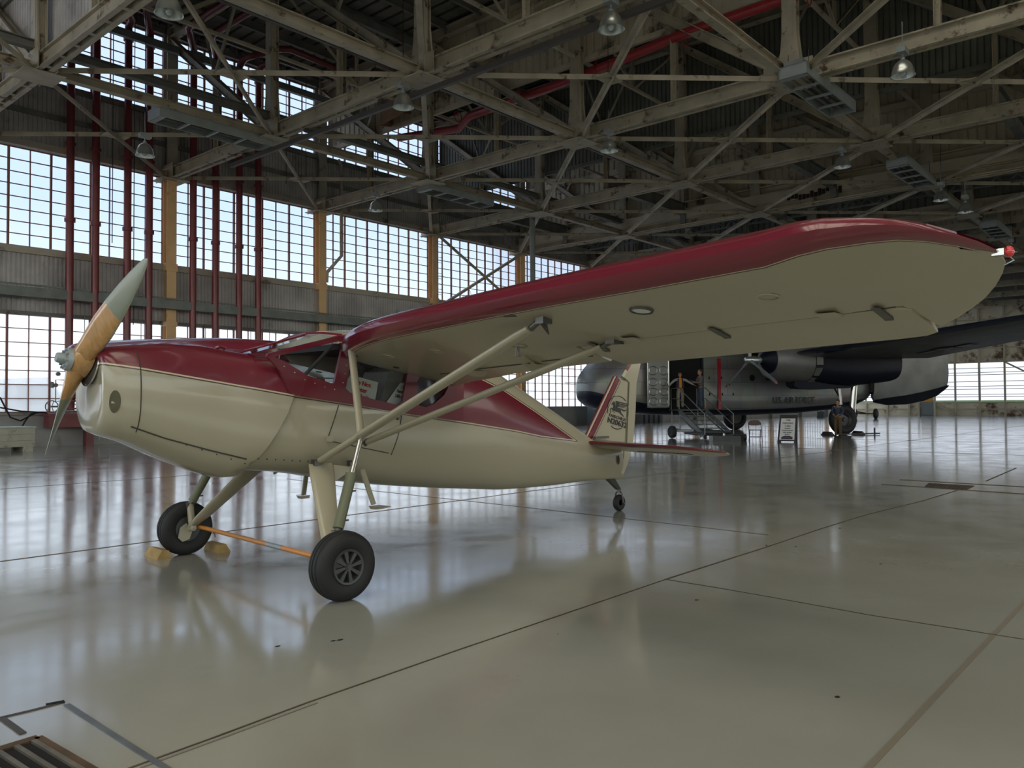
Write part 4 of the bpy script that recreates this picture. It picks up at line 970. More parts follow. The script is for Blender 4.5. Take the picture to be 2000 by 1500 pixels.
    mb = MB(); mb.cyl(mid.lerp(bot, 0.9), bot, 0.025, 8); mb.box(bot, (0.07, 0.05, 0.05)); mb.build('oleo_fork', M['fitting'], O)
    strut('oleo_arm', bot + V((0, 0, 0.02)), V((-0.04, ym(-1.24), 0.30)), 0.07, 0.05, M['cream'])
    # gear leg fairing
    mb = MB(); R4 = []
    for t2, ch in ((0, 0.235), (0.15, 0.235), (0.5, 0.19), (0.85, 0.15), (1.0, 0.10)):
        c = V((0.335, ym(-0.50), 0.985)).lerp(V((-0.03, ym(-1.25), 0.30)), t2)
        R4.append([c + V((ch / 2 * math.cos(q) * (1 if math.cos(q) < 0 else 1.1), 0.045 * math.sin(q), 0)) for q in [2 * PI * i / 16 for i in range(16)]])
    mb.loft(R4); mb.prism([(0.44, ym(-0.49), 0.97), (0.70, ym(-0.49), 0.93), (0.46, ym(-0.52), 0.82)], (0, -0.02 if s < 0 else 0.02, 0)); mb.build('gear_leg', M['cream'], PL, 45)
    mb = MB(); mb.box((0.27, ym(-0.53), 1.0), (0.06, 0.06, 0.05)); mb.box((0.64, ym(-0.52), 0.97), (0.05, 0.05, 0.05)); mb.build('leg_fitting', M['fitting'], PL)
    # wheel: tyre, hub with spokes
    cx, cyy = -0.04, ym(-1.40); Rr = 0.27
    wr = empty('main_wheel', (cx, cyy, Rr - 0.006)); wr.parent = PL
    mb = MB(); prof = [(0.125, -0.072), (0.15, -0.088), (0.20, -0.096), (0.235, -0.088), (0.257, -0.068), (0.262, -0.05), (0.262, -0.044), (0.257, -0.042), (0.257, -0.034), (0.266, -0.03), (0.268, -0.012), (0.26, -0.009), (0.26, 0.009), (0.268, 0.012), (0.266, 0.03), (0.257, 0.034), (0.257, 0.042), (0.262, 0.044), (0.262, 0.05), (0.257, 0.068), (0.235, 0.088), (0.20, 0.096), (0.15, 0.088), (0.125, 0.072)]
    mb.lathe(prof, (0, 0, 0), (0, 1, 0), 48); mb.build('tyre', M['rubber'], wr, 40)
    mb = MB(); sy = s
    mb.lathe([(0.112, sy * 0.03), (0.118, sy * 0.088), (0.134, sy * 0.092), (0.14, sy * 0.075)], (0, 0, 0), (0, 1, 0), 32)
    mb.lathe([(0.001, sy * 0.098), (0.018, sy * 0.098), (0.02, sy * 0.09), (0.03, sy * 0.092), (0.034, sy * 0.06), (0.12, sy * 0.03), (0.13, -sy * 0.07), (0.03, -sy * 0.075), (0.001, -sy * 0.08)], (0, 0, 0), (0, 1, 0), 32)
    for k in range(8):
        a = 2 * PI * k / 8 + 0.2; mb.beam((0.028 * math.cos(a), sy * 0.068, 0.028 * math.sin(a)), (0.118 * math.cos(a), sy * 0.068, 0.118 * math.sin(a)), 0.018, 0.035, up=V((0, 1, 0)), w2=0.034)
    mb.build('hub', M['hub_grey'], wr, 40)
    mb = MB(); mb.prism([(-0.09, -sy * 0.085, 0.02), (-0.03, -sy * 0.085, 0.06), (0.03, -sy * 0.085, -0.02), (0.0, -sy * 0.085, -0.1), (-0.07, -sy * 0.085, -0.12), (-0.11, -sy * 0.085, -0.08)], (0, -sy * 0.02, 0)); mb.cyl((0, -sy * 0.07, 0), (0.0, -sy * 0.2, 0.02), 0.03, 10); mb.build('brake_plate', M['cream'], wr, 40)
    # boarding step
    mb = MB()
    a, b2, c = (V((0.80, ym(-0.47), 0.90)), V((0.835, ym(-0.60), 0.585)), V((0.90, ym(-0.78), 0.575)))
    mb.beam(a, b2, 0.045, 0.02, up=V((0, 1, 0))); mb.loft([[b2 + V((x, ym(-y), -0.01 - dz)) for x, dz in ((-0.05, 0), (0.07, 0), (0.06, 0.03), (-0.03, 0.03))] for y in (-0.01, 0.06)] + [[b2 + V((x, ym(-0.15), -0.012 - dz)) for x, dz in ((0.0, 0), (0.09, 0), (0.085, 0.006), (0.005, 0.006))]]); mb.build('boarding_step', M['cream'], PL, 40)

# tail: stabiliser and elevator in one outline each side, fin, rudder
def stz(x): return 1.0 - 0.19 * (x - 4.6)
def plate(name, outl, th, m, parent, nrm, zf=None, mfun=None):
    bm = bmesh.new(); c = sum((V(p) for p in outl), V()) / len(outl)
    def lay(k, off): return [bm.verts.new(c + (V(p) - c) * k + nrm * off) for p in outl]
    L0 = lay(1.0, 0); La = lay(0.93, th / 2); Lb = lay(0.93, -th / 2); n = len(outl)
    for i in range(n):
        j = (i + 1) % n
        f1 = bm.faces.new((L0[i], L0[j], La[j], La[i])); f2 = bm.faces.new((L0[j], L0[i], Lb[i], Lb[j]))
        if mfun: f1.material_index = f2.material_index = mfun(i)
    bm.faces.new(La); bm.faces.new(list(reversed(Lb))); bmesh.ops.recalc_face_normals(bm, faces=bm.faces[:])
    me = bpy.data.meshes.new(name); bm.to_mesh(me); bm.free()
    for q in (m if isinstance(m, list) else [m]): me.materials.append(q)
    o = bpy.data.objects.new(name, me); COL.objects.link(o); o.parent = parent; return o
for s in (-1, 1):
    Y = lambda y: y * (1 if s < 0 else -1)
    R5 = []
    for ya, le, te, th in ((-0.04, 4.60, 5.42, 0.075), (-0.3, 4.615, 5.50, 0.075), (-0.8, 4.66, 5.60, 0.07), (-1.25, 4.74, 5.58, 0.06), (-1.5, 4.84, 5.50, 0.05), (-1.66, 4.95, 5.40, 0.04), (-1.76, 5.06, 5.28, 0.025), (-1.79, 5.13, 5.2, 0.01)):
        ch = te - le; rr2 = []
        for f_, h in ((1, 0.05), (0.6, 0.7), (0.3, 1.0), (0.10, 0.8), (0.03, 0.45), (0.0, 0.0), (0.03, -0.45), (0.10, -0.8), (0.3, -1.0), (0.6, -0.7), (1, -0.05)):
            x = le + f_ * ch; rr2.append(V((x, Y(ya), stz(x) + h * th / 2)))
        R5.append(rr2)
    mb = MB(); mb.loft(R5, True, 0, True, lambda i, k: 1 if 2 < k < 7 else 0); ST = mb.build('tailplane', [M['cream'], M['maroon']], PL, 40)
    mb = MB(); mb.tube([(5.12, Y(-0.5), stz(5.12) - 0.033), (5.16, Y(-1.2), stz(5.16) - 0.028), (5.3, Y(-1.22), stz(5.3) - 0.02)], 0.004, 5); mb.build('elevator_joint', M['panel_gap'], ST)
FIN = [V((4.66, 0, 1.04)), V((5.315, 0, 1.875)), V((5.40, 0, 1.862)), V((5.585, 0, 1.815)), V((5.50, 0, 0.93)), V((4.80, 0, 1.0))]
fin = plate('fin', FIN, 0.07, [M['cream'], M['maroon']], PL, V((0, 1, 0)))
for s in (-1, 1):
    d = (FIN[1] - FIN[0]); nn = V((d.z, 0, -d.x)).normalized()
    for off, wd, mm in ((0.042, 0.085, 'maroon'), (0.09, 0.008, 'pin_light'), (0.105, 0.010, 'pin_dark')):
        mb = MB(); a = FIN[0] + nn * off + d * 0.01; b2 = FIN[1] + nn * off - d * 0.0; mb.beam(a + V((0, s * 0.03, 0)), b2 + V((0, s * 0.03, 0)), 0.014, wd, up=nn); mb.build('fin_stripe', M[mm], fin)
RUD = [V((5.47, 0, 1.885)), V((5.56, 0, 1.98)), V((5.72, 0, 2.14)), V((5.92, 0, 2.36)), V((5.99, 0, 2.34)), V((5.90, 0, 2.1)), V((5.79, 0, 1.8)), V((5.76, 0, 1.4)), V((5.69, 0, 0.92)), V((5.55, 0, 0.6)), V((5.45, 0, 0.455)), V((5.38, 0, 0.465)), V((5.52, 0, 0.95)), V((5.60, 0, 1.80)), V((5.58, 0, 1.84))]
rud = plate('rudder', RUD, 0.055, [M['cream'], M['maroon']], PL, V((0, 1, 0)), None, lambda i: 1 if i in (1, 2) else 0)
mb = MB()
for s in (-1, 1): mb.tube([(5.525, s * 0.034, 0.95), (5.6, s * 0.03, 1.80)], 0.005, 5)
mb.build('hinge_line', M['panel_gap'], rud)
mb = MB(); mb.box((4.9, -0.08, 1.05), (0.3, 0.03, 0.03)); mb.box((5.2, -0.06, 0.955), (0.5, 0.02, 0.012)); mb.sphere((5.47, 0, 1.84), 0.03, 8); mb.build('tail_hinge', M['fitting'], fin)
# badge and registration on the fin
ys = -0.042
def inv(px, py): return ly(px, py, ys)
P0, P1 = ly(1186, 812, ys), ly(1226, 825, ys)
xax = (P1 - P0).normalized(); zax = V((0, 0, 1))
text('lettering', 'N20632', 0.105, mat3(xax, (0.08, 0, 1), ly(1205.5, 826.0, ys)), M['ink'], fin, 0.0022, 0.002, 1.28)
text('lettering', 'FAIRCHILD', 0.058, mat3(xax, (0.08, 0, 1), ly(1206, 815.5, ys)), M['ink'], fin, 0.0006, 0.002, 1.22, 'CENTER', 1.12)
def px_poly(name, polys, x0=1165, y0=755, k=60 / 1000.0 / 1.0):
    mb = MB()
    for poly in polys:
        P = [ly(x0 + x * 0.06, y0 + y * 0.06, ys) for x, y in poly]; mb.prism(P, (0, -0.003, 0))
    return mb.build(name, M['ink'], fin)
px_poly('badge', [[(490, 610), (520, 530), (550, 490), (600, 490), (615, 560), (625, 660), (680, 690), (740, 695), (780, 720), (795, 800), (800, 850), (900, 985), (880, 980), (780, 880), (735, 830), (690, 830), (620, 800), (550, 770), (520, 770), (560, 820), (615, 855), (600, 860), (540, 820), (515, 765), (545, 735), (500, 725), (470, 740), (465, 860), (452, 850), (455, 720), (475, 685), (500, 690), (555, 690), (560, 620), (545, 560), (520, 580)],
                  [(630, 465), (690, 480), (1055, 570), (1040, 595), (740, 520), (735, 545), (1030, 620), (1015, 640), (735, 575), (728, 595), (960, 650), (945, 665), (720, 615), (710, 632), (910, 675), (890, 690), (700, 650), (680, 690), (640, 660), (655, 560)],
                  [(790, 700), (840, 740), (900, 765), (960, 755), (990, 740), (960, 780), (900, 810), (840, 780), (800, 730)]])
mb = MB()
def arc(a0, a1, cxp, cyp, rx, ry, n=20): return [ly(1165 + 0.06 * (cxp + rx * math.cos(a0 + (a1 - a0) * i / n)), 755 + 0.06 * (cyp + ry * math.sin(a0 + (a1 - a0) * i / n)), ys - 0.001) for i in range(n + 1)]
mb.tube(arc(PI * 0.97, PI * 1.80, 690, 700, 320, 395), 0.0045, 5); mb.tube(arc(-0.12, 0.2, 690, 790, 345, 900, 8)[:9], 0.0045, 5); mb.tube(arc(PI * 0.82, PI * 0.28, 690, 1150, 240, 235), 0.0045, 5); mb.tube([ly(1165 + 0.06 * 372, 755 + 0.06 * 700, ys - 0.001), ly(1165 + 0.06 * 368, 755 + 0.06 * 870, ys - 0.001)], 0.0045, 5)
mb.build('badge_ring', M['ink'], fin)
# tail wheel
tw = V((5.53, 0.11, 0.0))
mb = MB(); mb.loft([[V((5.26, 0.08 + dy, 0.47)) + V((dx, 0, 0)) for dx, dy in ((-0.05, -0.03), (0.1, -0.03), (0.1, 0.03), (-0.05, 0.03))], [tw + V((-0.02 + dx, dy, 0.30)) for dx, dy in ((-0.03, -0.025), (0.04, -0.025), (0.04, 0.025), (-0.03, 0.025))]]); mb.cyl(tw + V((0, 0, 0.32)), tw + V((0, 0, 0.26)), 0.03, 10)
TS = mb.build('tail_strut', M['fitting'], PL)
mb = MB()
for s in (-1, 1): mb.tube([tw + V((0, 0, 0.27)), tw + V((0, s * 0.05, 0.25)), tw + V((0, s * 0.065, 0.18)), tw + V((0.0, s * 0.07, 0.11))], 0.011, 6); mb.cyl(tw + V((0, s * 0.06, 0.11)), tw + V((0, s * 0.095, 0.11)), 0.014, 8)
mb.build('fork', M['fitting'], TS, 50)
mb = MB(); mb.lathe([(0.04, -0.03), (0.07, -0.043), (0.10, -0.035), (0.113, -0.015), (0.115, 0), (0.113, 0.015), (0.10, 0.035), (0.07, 0.043), (0.04, 0.03), (0.001, 0.03)], tw + V((0, 0, 0.113)), (0, 1, 0), 24); mb.build('tail_wheel', M['rubber'], PL, 40)

# propeller
HUB = V((-1.475, 0, 1.845)); pax = V((-math.cos(0.17), 0, math.sin(0.17)))
tip = ly(287, 505, 0)
PR = empty('propeller', HUB); PR.parent = PL
def on_prop(px, py): return (IPi @ on_plane(px, py, (IP.to_3x3() @ pax), IP @ HUB)) - HUB
d1 = on_prop(288, 506); d2 = on_prop(88, 890)
def blade(d, sgn, name):
    u = d.normalized(); tg = pax.cross(u).normalized(); Ln = d.length; mb = MB(); R6 = []
    for f_, ch, th, be in ((0.02, 0.16, 0.13, 70), (0.09, 0.17, 0.125, 62), (0.16, 0.17, 0.105, 52), (0.24, 0.19, 0.075, 44), (0.36, 0.21, 0.05, 37), (0.52, 0.205, 0.036, 31), (0.68, 0.18, 0.026, 26), (0.82, 0.14, 0.019, 22), (0.92, 0.098, 0.014, 20), (0.975, 0.06, 0.01, 19), (1.0, 0.014, 0.006, 18)):
        b_ = math.radians(be); cdir = tg * math.cos(b_) + pax * (math.sin(b_) * sgn); nd = u.cross(cdir).normalized()
        R6.append([u * (Ln * f_) + cdir * (ch / 2 * math.cos(q)) + nd * (th / 2 * math.sin(q) * (1 if abs(math.cos(q)) < 0.9 else 0.8)) for q in [2 * PI * i / 16 for i in range(16)]])
    wood = 5 if name == 'upper' else 4
    mb.loft(R6, True, 0, True, lambda i, k: 1 if i >= wood or (i >= 2 and k in (7, 8)) else 0)
    return mb.build('blade', [M['prop_wood'], M['prop_grey']], PR, 50)
BSGN = 1
blade(d1, BSGN, 'upper'); blade(d2, BSGN, 'lower')
mb = MB(); u = d1.normalized(); tgv = pax.cross(u)
mb.loft([[pax * z + u * (a * math.cos(q)) + tgv * (b2 * math.sin(q)) for q in [2 * PI * i / 20 for i in range(20)]] for z, a, b2 in ((-0.075, 0.13, 0.075), (-0.06, 0.16, 0.095), (0.05, 0.15, 0.09), (0.07, 0.12, 0.07))]); mb.build('boss', M['prop_wood'], PR, 50)
mb = MB(); mb.lathe([(0.001, 0.17), (0.035, 0.17), (0.04, 0.15), (0.045, 0.11), (0.085, 0.105), (0.09, 0.07), (0.001, 0.068)], (0, 0, 0), pax, 20)
for k in range(8): a = 2 * PI * k / 8; e = u * math.cos(a) + tgv * math.sin(a); mb.cyl(e * 0.068 + pax * 0.1, e * 0.068 + pax * 0.125, 0.012, 6)
mb.build('hub', M['galv'], PR, 40)
mb = MB(); mb.lathe([(0.001, -0.11), (0.15, -0.11), (0.16, -0.10), (0.165, -0.075), (0.13, -0.07), (0.001, -0.07)], (0, 0, 0), pax, 28); mb.build('backplate', M['hub_grey'], PR, 40)
mb = MB(); mb.tube([pax * -0.075 + (u * math.cos(a) + tgv * math.sin(a)) * 0.175 for a in [2 * PI * k / 28 for k in range(29)]], 0.008, 6); mb.build('ring', M['chrome'], PR, 50)

# ---- things in and around the aeroplane (each its own)
def world_text(name, body, size, Mloc, m, parent, *a, **k): return text(name, body, size, Mloc, m, parent, *a, **k)
M['card'] = mat('white card', (0.72, 0.72, 0.70), 0.6)
Y1 = -0.47
c1 = [(0.605, 1.59), (0.99, 1.475), (0.985, 1.712), (0.68, 1.775), (0.60, 1.68)]
W2L = lambda p: IP @ V(p)
s1 = MB(); s1.prism([W2L((x, Y1, z)) for x, z in ((0.60, 1.52), (0.93, 1.46), (0.985, 1.712), (0.68, 1.776), (0.61, 1.70))], AN * 0.006)
SG = tag(s1.build('warning_sign', M['card']), 'white card with red warning words behind the cabin door window', 'sign')
xa = (AX * 0.306 + V((0, 0, -0.066))).normalized(); up = (V((0, 0, 1)) * 0.97 + AX * 0.22)
for i, (wd, mm) in enumerate((('Do Not', 'red_ink'), ('Enter', 'red_ink'), ('Cockpit', 'red_ink'))):
    text('lettering', wd, 0.060, mat3(xa, up, W2L((0.80 - 0.012 * i, Y1 - 0.004, 1.70 - 0.060 * i))), M[mm], SG, 0.0015, 0.001)
s2 = MB(); s2.prism([W2L((x, Y1, z)) for x, z in ((1.06, 1.50), (1.30, 1.47), (1.36, 1.685), (1.29, 1.715), (1.25, 1.712))], AN * 0.006)
SG2 = tag(s2.build('information_card', M['card']), 'white card with the year and type of the aeroplane, in the door window', 'sign')
for i, (wd, sz) in enumerate((('1939', 0.036), ('Fairchild', 0.038), ('24R-9', 0.046))):
    text('lettering', wd, sz, mat3(xa, up, W2L((1.285 - 0.03 * i, Y1 - 0.004, 1.665 - 0.043 * i))), M['ink'], SG2, 0.001, 0.001, 0.85)
# bar tied between the wheels
b0 = W2L((0.03, 1.24, 0.285)); b1 = W2L((-0.05, -1.30, 0.285)); mb = MB()
TB = empty('spreader_bar', b0.lerp(b1, 0.5), 0, 'orange wooden bar tied between the main wheels', 'bar')
mb = MB(); h_ = (b1 - b0) / 2; mb.tube([-h_, -h_ * 0.15, h_ * 0.15, h_], 0.021, 10); mb.build('pole', mat('orange varnished pole', (0.62, 0.25, 0.05), 0.35), TB, 50)
mb = MB(); mb.tube([h_ * 0.14, h_ * 0.36], 0.0225, 10); mb.build('tape', M['galv'], TB, 50)
mb = MB()
for f_ in (-0.72, 0.80):
    c = h_ * f_; mb.tube([c + V((0, 0, 0.025)), c + V((0.02, 0.03, -0.02)), c + V((0.03, 0.02, -0.07)), c + V((0.0, -0.02, -0.06)), c + V((-0.02, -0.02, 0.0))], 0.003, 4)
build_each(mb, 'wire_tie', M['fitting'], TB)
# wooden chocks
M['chock'] = mat('worn yellow wood', (0.42, 0.28, 0.10), 0.7, 0, 0.25, 8)
for (x, y, fl, lab) in ((-0.285, 1.47, -1, 'yellow wooden chock in front of the far wheel'), (0.27, 1.34, 1, 'brown yellow wooden chock behind the far wheel')):
    mb = MB(); mb.prism([(-0.07, -0.16, 0), (0.07, -0.16, 0), (0.045 , -0.16, 0.075), (-0.02, -0.16, 0.085)], (0, 0.32, 0))
    o = tag(mb.build('wheel_chock', M['chock']), lab, 'chock'); o.matrix_world = Matrix.Translation(W2L((x, y, 0))) @ Matrix.Rotation(PHI + (PI if fl > 0 else 0), 4, 'Z')
# ------------------------------------------------------------------ the big twin engined transport aeroplane
def metal_skin():
    m = bpy.data.materials.new('weathered aluminium skin with navy belly'); m.use_nodes = True; t = m.node_tree; N = t.nodes; L = t.links; b = N['Principled BSDF']
    tcn = N.new('ShaderNodeTexCoord'); s = N.new('ShaderNodeSeparateXYZ'); L.new(tcn.outputs['Object'], s.inputs[0])
    cb = N.new('ShaderNodeCombineXYZ'); L.new(s.outputs['X'], cb.inputs[0]); L.new(s.outputs['Z'], cb.inputs[1])
    br = N.new('ShaderNodeTexBrick'); br.inputs['Scale'].default_value = 1.0; br.inputs['Brick Width'].default_value = 1.5; br.inputs['Row Height'].default_value = 0.62; br.inputs['Mortar Size'].default_value = 0.008
    br.inputs['Color1'].default_value = (0.36, 0.37, 0.36, 1); br.inputs['Color2'].default_value = (0.30, 0.31, 0.305, 1); br.inputs['Mortar'].default_value = (0.15, 0.155, 0.15, 1); L.new(cb.outputs[0], br.inputs['Vector'])
    n = N.new('ShaderNodeTexNoise'); n.inputs['Scale'].default_value = 1.4; n.inputs['Detail'].default_value = 5; L.new(tcn.outputs['Object'], n.inputs['Vector'])
    ms = N.new('ShaderNodeMix'); ms.data_type = 'RGBA'; ms.blend_type = 'MULTIPLY'; ms.inputs['Factor'].default_value = 0.5; L.new(br.outputs['Color'], ms.inputs['A']); L.new(n.outputs['Color'], ms.inputs['B'])
    d = N.new('ShaderNodeMath'); d.operation = 'MULTIPLY_ADD'; d.inputs[1].default_value = 1 / 24; d.inputs[2].default_value = 0.5; L.new(s.outputs['X'], d.inputs[0])
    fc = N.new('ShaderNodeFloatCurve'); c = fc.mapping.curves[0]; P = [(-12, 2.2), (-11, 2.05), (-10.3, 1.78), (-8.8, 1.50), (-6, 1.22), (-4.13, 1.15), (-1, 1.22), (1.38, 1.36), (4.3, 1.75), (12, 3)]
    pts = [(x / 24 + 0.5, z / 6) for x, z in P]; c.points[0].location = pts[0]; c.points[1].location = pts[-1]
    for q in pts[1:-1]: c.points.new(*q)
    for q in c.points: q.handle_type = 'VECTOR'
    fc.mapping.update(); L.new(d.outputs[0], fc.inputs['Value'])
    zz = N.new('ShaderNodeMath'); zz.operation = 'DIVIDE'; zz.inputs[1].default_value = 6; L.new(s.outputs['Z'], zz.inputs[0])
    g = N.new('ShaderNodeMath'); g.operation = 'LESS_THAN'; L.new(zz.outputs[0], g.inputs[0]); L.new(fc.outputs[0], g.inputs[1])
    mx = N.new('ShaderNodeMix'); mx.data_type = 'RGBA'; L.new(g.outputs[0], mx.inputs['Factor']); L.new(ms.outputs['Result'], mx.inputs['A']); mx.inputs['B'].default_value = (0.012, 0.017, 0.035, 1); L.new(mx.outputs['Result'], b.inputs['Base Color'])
    b.inputs['Metallic'].default_value = 0.35; b.inputs['Roughness'].default_value = 0.36; return m
M['skin'] = metal_skin()
M['alu_skin'] = mat('aluminium sheet', (0.21, 0.215, 0.21), 0.42, 0.4, 0.2, 1.2)
M['navy'] = mat('dark navy paint', (0.006, 0.008, 0.018), 0.5, 0, 0.2, 1.0, spec=0.3)
M['black_in'] = mat('dark interior', (0.006, 0.006, 0.007), 0.9)
M['navy_boot'] = mat('navy leading edge', (0.012, 0.02, 0.05), 0.25, coat=0.4)
Mw = on_z(1645, 849); aT = math.radians(18)
TF = -_R0 * math.cos(aT) - _F0 * math.sin(aT); TX = -TF; TS_ = V((-TX.y, TX.x, 0)); TO = V((Mw.x, Mw.y, 0)) + TS_ * 4.3
TROT = math.atan2(TX.y, TX.x)
TP = Matrix.Translation(TO) @ Matrix.Rotation(TROT, 4, 'Z'); TPi = TP.inverted()
def ty(px, py, y): return TPi @ on_plane(px, py, TS_, TO + TS_ * y)
def tx_(px, py, x): return TPi @ on_plane(px, py, TX, TO + TX * x)
TW = lambda p: TP @ V(p)
C82 = empty('transport_airplane', TO, TROT, 'big silver and navy twin engined transport aeroplane in the far half of the hangar', 'airplane')
POD = [(-11.25, 1.75, 2.6, 0.45, 2.1, 2.2, 2.2), (-11.1, 1.55, 2.95, 0.9, 2.15, 2.4, 2.4), (-10.7, 1.32, 3.35, 1.35, 2.25, 2.6, 2.8), (-10.1, 1.15, 3.75, 1.65, 2.35, 2.8, 3.2), (-9.2, 1.05, 4.25, 1.82, 2.5, 3, 3.8), (-8.2, 0.97, 4.6, 1.88, 2.6, 3.2, 4.2),
       (-6, 0.90, 4.65, 1.9, 2.6, 3.4, 4.5), (-3, 0.88, 4.65, 1.9, 2.6, 3.4, 4.5), (0, 0.95, 4.6, 1.9, 2.6, 3.4, 4.5), (2.2, 1.1, 4.55, 1.9, 2.6, 3.4, 4.2), (3.4, 1.27, 4.5, 1.88, 2.6, 3.4, 3.6), (3.95, 1.45, 4.45, 1.85, 2.6, 3.2, 3.2), (4.15, 1.8, 4.4, 1.82, 2.6, 3.2, 3)]
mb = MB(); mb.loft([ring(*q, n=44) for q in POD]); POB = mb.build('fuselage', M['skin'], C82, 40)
def pod_y(x, z): return body_y(x, z, POD)
# door opening with its open panel
mb = MB(); mb.bb((-7.62, -1.93, 1.22), (-5.98, -1.80, 3.62)); mb.build('doorway', M['black_in'], POB)
mb = MB(); mb.bb((-5.98, -2.0, 1.22), (-5.86, -1.85, 3.6)); mb.bb((-7.70, -2.0, 3.58), (-5.86, -1.85, 3.7)); mb.build('door_frame', M['navy'], POB)
mb = MB(); mb.bb((-8.86, -2.16, 1.30), (-7.76, -2.08, 3.62))
DOOR = mb.build('door', M['alu_skin'], POB)
mb = MB()
for zz in (1.58, 2.02, 2.46, 2.96):
    for xx in (-8.58, -8.04): mb.tube([(xx + 0.2 * math.cos(q), -2.165, zz + 0.17 * math.sin(q) + (0.05 if math.sin(q) > 0 and zz > 2.9 else 0)) for q in [2 * PI * k / 16 for k in range(17)]], 0.026, 6)
mb.tube([(-8.84, -2.15, 3.6), (-8.84, -2.15, 1.42), (-8.72, -2.15, 1.31), (-7.9, -2.15, 1.31), (-7.78, -2.15, 1.42), (-7.78, -2.15, 3.6)], 0.035, 6); mb.build('door_rib', M['alu'], DOOR, 50)
# warning stripe, portholes, lettering, small hatches
mb = MB(); mb.bb((-5.05, -1.96, 1.2), (-4.9, -1.885, 3.6)); mb.build('warning_stripe', mat('red warning stripe', (0.36, 0.02, 0.03), 0.4), POB)
for px, py in ((1469, 738), (1500, 737)):
    q = ty(px, py, -1.9); mb = MB(); mb.lathe([(0.001, 0.03), (0.11, 0.03), (0.13, 0.045), (0.15, 0.03), (0.15, 0)], (q.x, -1.88, q.z), (0, -1, 0), 20); mb.build('porthole', M['black_in'], POB, 40)
mb = MB()
for px, py in ((1385, 738), (1409, 738), (1386, 770), (1411, 770), (1432, 770), (1425, 750)):
    q = ty(px, py, -1.9); mb.box((q.x, -1.9, q.z), (0.05, 0.03, 0.12))
for o in build_each(mb, 'hatch_latch', M['black_in'], POB): pass
q0 = ty(1499, 782.6, -1.92); q1 = ty(1602, 779.5, -1.92); zc = (q0.z + q1.z) / 2
LT = text('lettering', 'U.S. AIR FORCE', 0.43, mat3((1, 0, 0), (0, 0, 1), ((q0.x + q1.x) / 2, -1.915, 1.60)), M['ink'], POB, 0.006, 0.01, 0.84)
# antenna fitting on the nose
mb = MB(); q = ty(1150, 748, -0.5); mb.cyl((q.x - 1.2, q.y, q.z), (q.x + 0.3, q.y, q.z), 0.02, 6); mb.sphere((q.x + 0.1, q.y, q.z), 0.07, 8); mb.lathe([(0.05, 0), (0.16, 0.3), (0.2, 0.7), (0.12, 1.1)], (q.x - 0.1, -0.7, 2.0), (1, -0.2, 0.1), 12); mb.build('nose_probe', M['alu'], POB, 50)
# clamshell door swung open
mb = MB(); R7 = []
for x, z0, yy in ((3.78, 1.75, -2.1), (3.95, 1.48, -2.12), (4.6, 1.36, -2.2), (5.6, 1.38, -2.32), (6.6, 1.55, -2.45), (7.4, 1.82, -2.55), (7.85, 2.08, -2.6), (7.98, 2.25, -2.62)):
    R7.append([V((x, yy, z0)), V((x, yy - 0.1, z0 + 0.3)), V((x, yy - 0.14, 3.0)), V((x, yy - 0.08, 4.2)), V((x, yy + 0.15, 4.2)), V((x, yy + 0.15, z0))])
mb.loft(R7); CLM = mb.build('clamshell_door', M['alu_skin'], C82, 35)
mb = MB(); R7b = []
for x, z0, yy, zt in ((3.9, 1.49, -2.12, 1.62), (4.6, 1.355, -2.2, 1.72), (5.6, 1.375, -2.32, 1.84), (6.6, 1.545, -2.45, 2.02), (7.4, 1.81, -2.55, 2.2), (7.99, 2.22, -2.62, 2.34)):
    R7b.append([V((x, yy - 0.02, z0 - 0.01)), V((x, yy - 0.155, zt)), V((x, yy + 0.16, zt)), V((x, yy + 0.16, z0 - 0.01))])
mb.loft(R7b); mb.build('door_belly', M['navy'], CLM, 35)
mb = MB()
for zz in (1.95, 2.5): mb.box((3.92, -2.0, zz), (0.35, 0.2, 0.1))
mb.build('hinge', M['navy'], CLM)
